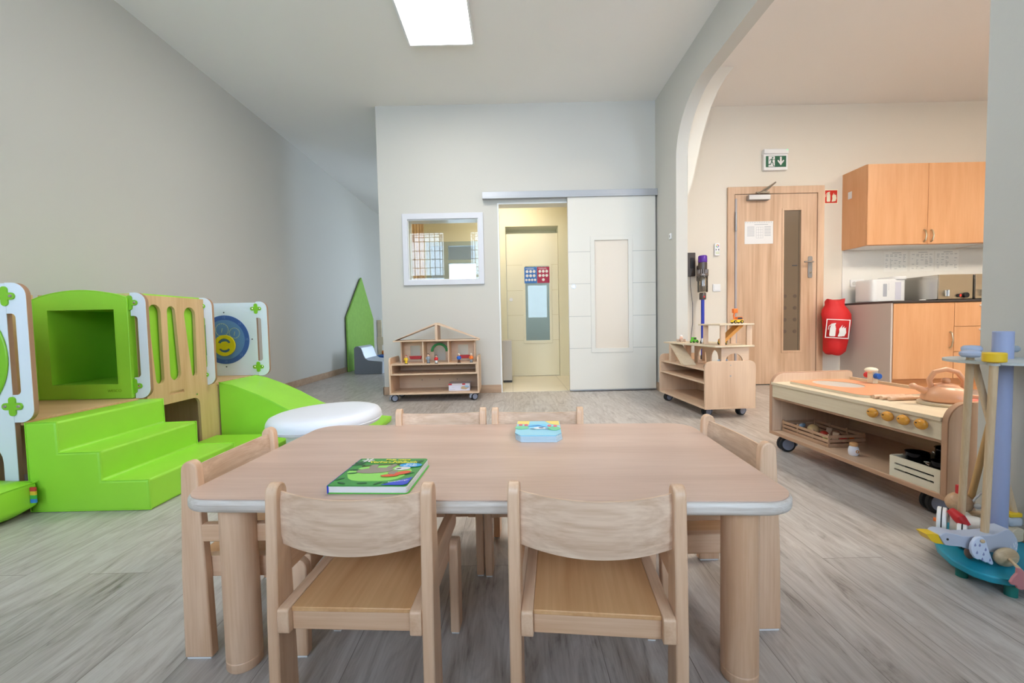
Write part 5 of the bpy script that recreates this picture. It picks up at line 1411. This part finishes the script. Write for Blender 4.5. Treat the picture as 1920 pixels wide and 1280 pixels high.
def grey_duck():
    t = thing('push_toy_duck', 'pale grey wooden duck push toy with yellow beak and drop-patterned wing', 'push toy', (0, 0, 0))
    o = [(1.1862, 0.1283), (1.1926, 0.1353), (1.2042, 0.1379), (1.2253, 0.1346), (1.2535, 0.1268), (1.2862, 0.1261), (1.3164, 0.1278), (1.3374, 0.1291), (1.3536, 0.1342), (1.3673, 0.1423), (1.3801, 0.1439), (1.3933, 0.1322), (1.4031, 0.1164), (1.4067, 0.1008), (1.4054, 0.0841), (1.4, 0.0711), (1.3767, 0.0704), (1.3343, 0.0785), (1.3014, 0.0835), (1.2733, 0.0874), (1.245, 0.0967), (1.2169, 0.0996), (1.2016, 0.1024), (1.1931, 0.115)]
    strip_plate(G(), o, XZ(1.130), 0, .038).build('body', DUCKG, t, bevel=.0018, seg=2, angle=40)
    bk = [(1.1518, 0.1331), (1.1646, 0.1337), (1.1852, 0.1314), (1.1929, 0.1221), (1.2016, 0.1028), (1.1793, 0.1062), (1.1675, 0.1127), (1.1603, 0.1217)]
    strip_plate(G(), bk, XZ(1.134), 0, .030).build('beak', YELLOW, t, angle=20)
    for y in (1.1298, 1.1682): G().cyl((1.2075, y - .0008, .1194), (1.2075, y + .0008, .1194), .0032, n=14).build('eye', BLACK, t)
    wing = [(1.2659, 0.1278), (1.2727, 0.1319), (1.2864, 0.1325), (1.2948, 0.1225), (1.3062, 0.0893), (1.3175, 0.0589), (1.3153, 0.0537), (1.3095, 0.055), (1.3024, 0.0615), (1.2955, 0.0607), (1.2884, 0.0666), (1.2791, 0.0705), (1.2745, 0.0697), (1.2675, 0.0732), (1.2591, 0.0856), (1.2552, 0.0998), (1.2571, 0.1139)]
    wp = strip_plate(G(), wing, XZ(1.112), 0, .008).build('wing', mat('wing_white', (216, 226, 246), .4), t, bevel=.0015)
    g = G()
    for (x, z) in [(1.2653, 0.1107), (1.278, 0.1098), (1.2944, 0.0972), (1.271, 0.0894), (1.2891, 0.0843), (1.286, 0.0703), (1.3075, 0.0674)]:
        strip_plate(g, [(x, z + .006), (x + .0026, z), (x + .001, z - .003), (x - .002, z - .003), (x - .003, z)], XZ(1.1114), 0, .0007)
    g.build('drop_print', mat('drop_lilac', (146, 152, 196), .5), wp, smooth=False)
    G().ell((1.2833, 1.110, .1227), .0062, .004, .005).cyl((1.2833, 1.112, .1227), (1.2833, 1.131, .1227), .003, n=8).build('wing_pin', STK, wp)
    WWD = wood('wheel_wood', (206, 184, 150), (176, 150, 116), 0, .4, 40)
    for y in (1.110, 1.188): G().ell((1.349, y, .0770), .0335, .014, .0262, 28, 16).build('wheel', WWD, t)
    G().cyl((1.349, 1.11, .078), (1.349, 1.188, .078), .004, n=10).build('axle', STK, t)
    G().ell((1.2926, 1.15, .067), .012, .010, .0165, 16, 10).build('front_wheel', mat('small_wheel', (150, 110, 96), .5), t)
    g = G()
    for (x, z) in [(1.392, 0.1011), (1.3989, 0.1046), (1.3945, 0.0951), (1.3853, 0.0929), (1.4006, 0.089), (1.3961, 0.0819), (1.3903, 0.0832)]: g.box(x - .0007, x + .0007, 1.1292, 1.1301, z - .0025, z + .0025)
    g.build('tail_print', PAPER, t, smooth=False)
    ft = [(1.3291, 0.0718), (1.3403, 0.0693), (1.3518, 0.0565), (1.3548, 0.0348), (1.3522, 0.0143), (1.3423, 0.0115), (1.331, 0.0159), (1.3285, 0.0239), (1.3151, 0.0265), (1.3111, 0.0334), (1.3188, 0.047), (1.3285, 0.057)]
    FT = mat('foot_pink', (196, 130, 134), .5)
    q = 1.034 / 1.07
    strip_plate(G(), [(x * q, .75 - (.75 - z) * q) for x, z in ft], XZ(1.031), 0, .006).build('webbed_foot', FT, t, bevel=.0015)
    G().tube([(1.300, 1.036, .084), (1.345, 1.10, .078)], .004, 8).build('foot_peg', STK, t)
    stick(t, (1.333, 1.149, .126), (1.311, 1.120, .630), STK, YELLOW, True)
    return rebase(t, (1.30, 1.149, .0505))
grey_duck()
def roller():
    t = thing('push_toy_roller', 'white barrel push toy with red inside and black-lined wheels, behind the grey duck', 'push toy', (0, 0, 0))
    cx, cy, cz = 1.380, 1.248, .0985
    d = Vector((.66, -.75, 0)).normalized()
    def q(s, o=(0, 0, 0)): return Vector((cx, cy, cz)) + d * s + Vector(o)
    G().cyl(q(-.028), q(.036), .033, n=36).build('barrel', mat('barrel_white', (232, 222, 208), .4), t, bevel=.003)
    G().cyl(q(.0355), q(.037), .0295, n=36).build('red_end', RED, t)
    for s, off, r in ((-.045, (0, 0, -.004), .0435), (.004, (-.050, -.038, -.012), .034)):
        wl = G().cyl(q(s - .011, off), q(s + .011, off), r, n=36).build('wheel', WHITEP, t, bevel=.003)
        G().cyl(q(s - .0015, off), q(s + .0015, off), r + .0005, n=36).build('wheel_line', BLACK, wl)
    G().tube([q(-.026, (-.016, -.014, .044)), q(-.008, (-.026, -.024, .030)), q(.006, (-.030, -.028, .012))], [.011, .016, .012], 16).build('beak', RED, t)
    G().cyl(q(-.064, (0, 0, -.004)), q(-.055, (0, 0, -.004)), .006, n=12).build('axle_pin', ORANGE, t)
    stick(t, (1.378, 1.252, .118), (1.340, 1.205, .622), STK, HBG)
    return rebase(t, (cx, cy, .0505))
roller()
def hen():
    t = thing('push_toy_hen', 'round wooden hen push toy with red comb and white rope, behind the barrel toy', 'push toy', (0, 0, 0))
    G().ell((1.462, 1.335, .128), .038, .030, .034, 26, 16).build('body', wood('hen_wood', (206, 168, 132), (186, 148, 112), 0, .35, 14), t)
    G().box(1.450, 1.460, 1.330, 1.338, .156, .188).build('comb', RED, t, bevel=.001)
    G().tube([(1.482, 1.316, .135), (1.486, 1.308, .155), (1.498, 1.306, .170), (1.514, 1.306, .172)], .0032, 8).ell((1.490, 1.306, .128), .011, .009, .009).build('rope', PAPER, t)
    G().cyl((1.448, 1.298, .098), (1.448, 1.306, .098), .014, n=20).build('wheel', PALEW, t, bevel=.002)
    G().box(1.445, 1.545, 1.312, 1.340, .0505, .098).build('rail', STK, t, bevel=.003)
    stick(t, (1.487, 1.325, .140), (1.512, 1.255, .630), STK2, mat('handle_grey', (150, 160, 170), .4))
    return rebase(t, (1.47, 1.325, .0505))
hen()
def wagon():
    t = thing('push_toy_wagon', 'grey and wooden push toy at the right of the stand, cut by the frame', 'push toy', (0, 0, 0))
    G().box(1.508, 1.550, 1.232, 1.268, .094, .122).build('body', mat('wagon_grey', (186, 192, 200), .45), t, bevel=.008)
    G().box(1.512, 1.550, 1.236, 1.264, .1225, .136).build('deck', YELLOW, t, bevel=.003)
    for x in (1.528,): G().cyl((x, 1.226, .073), (x, 1.274, .073), .022, n=24).build('wheel', PALEW, t, bevel=.002)
    stick(t, (1.540, 1.250, .128), (1.431, 1.284, .630), STK, HBG)
    return rebase(t, (1.528, 1.25, .051))
wagon()
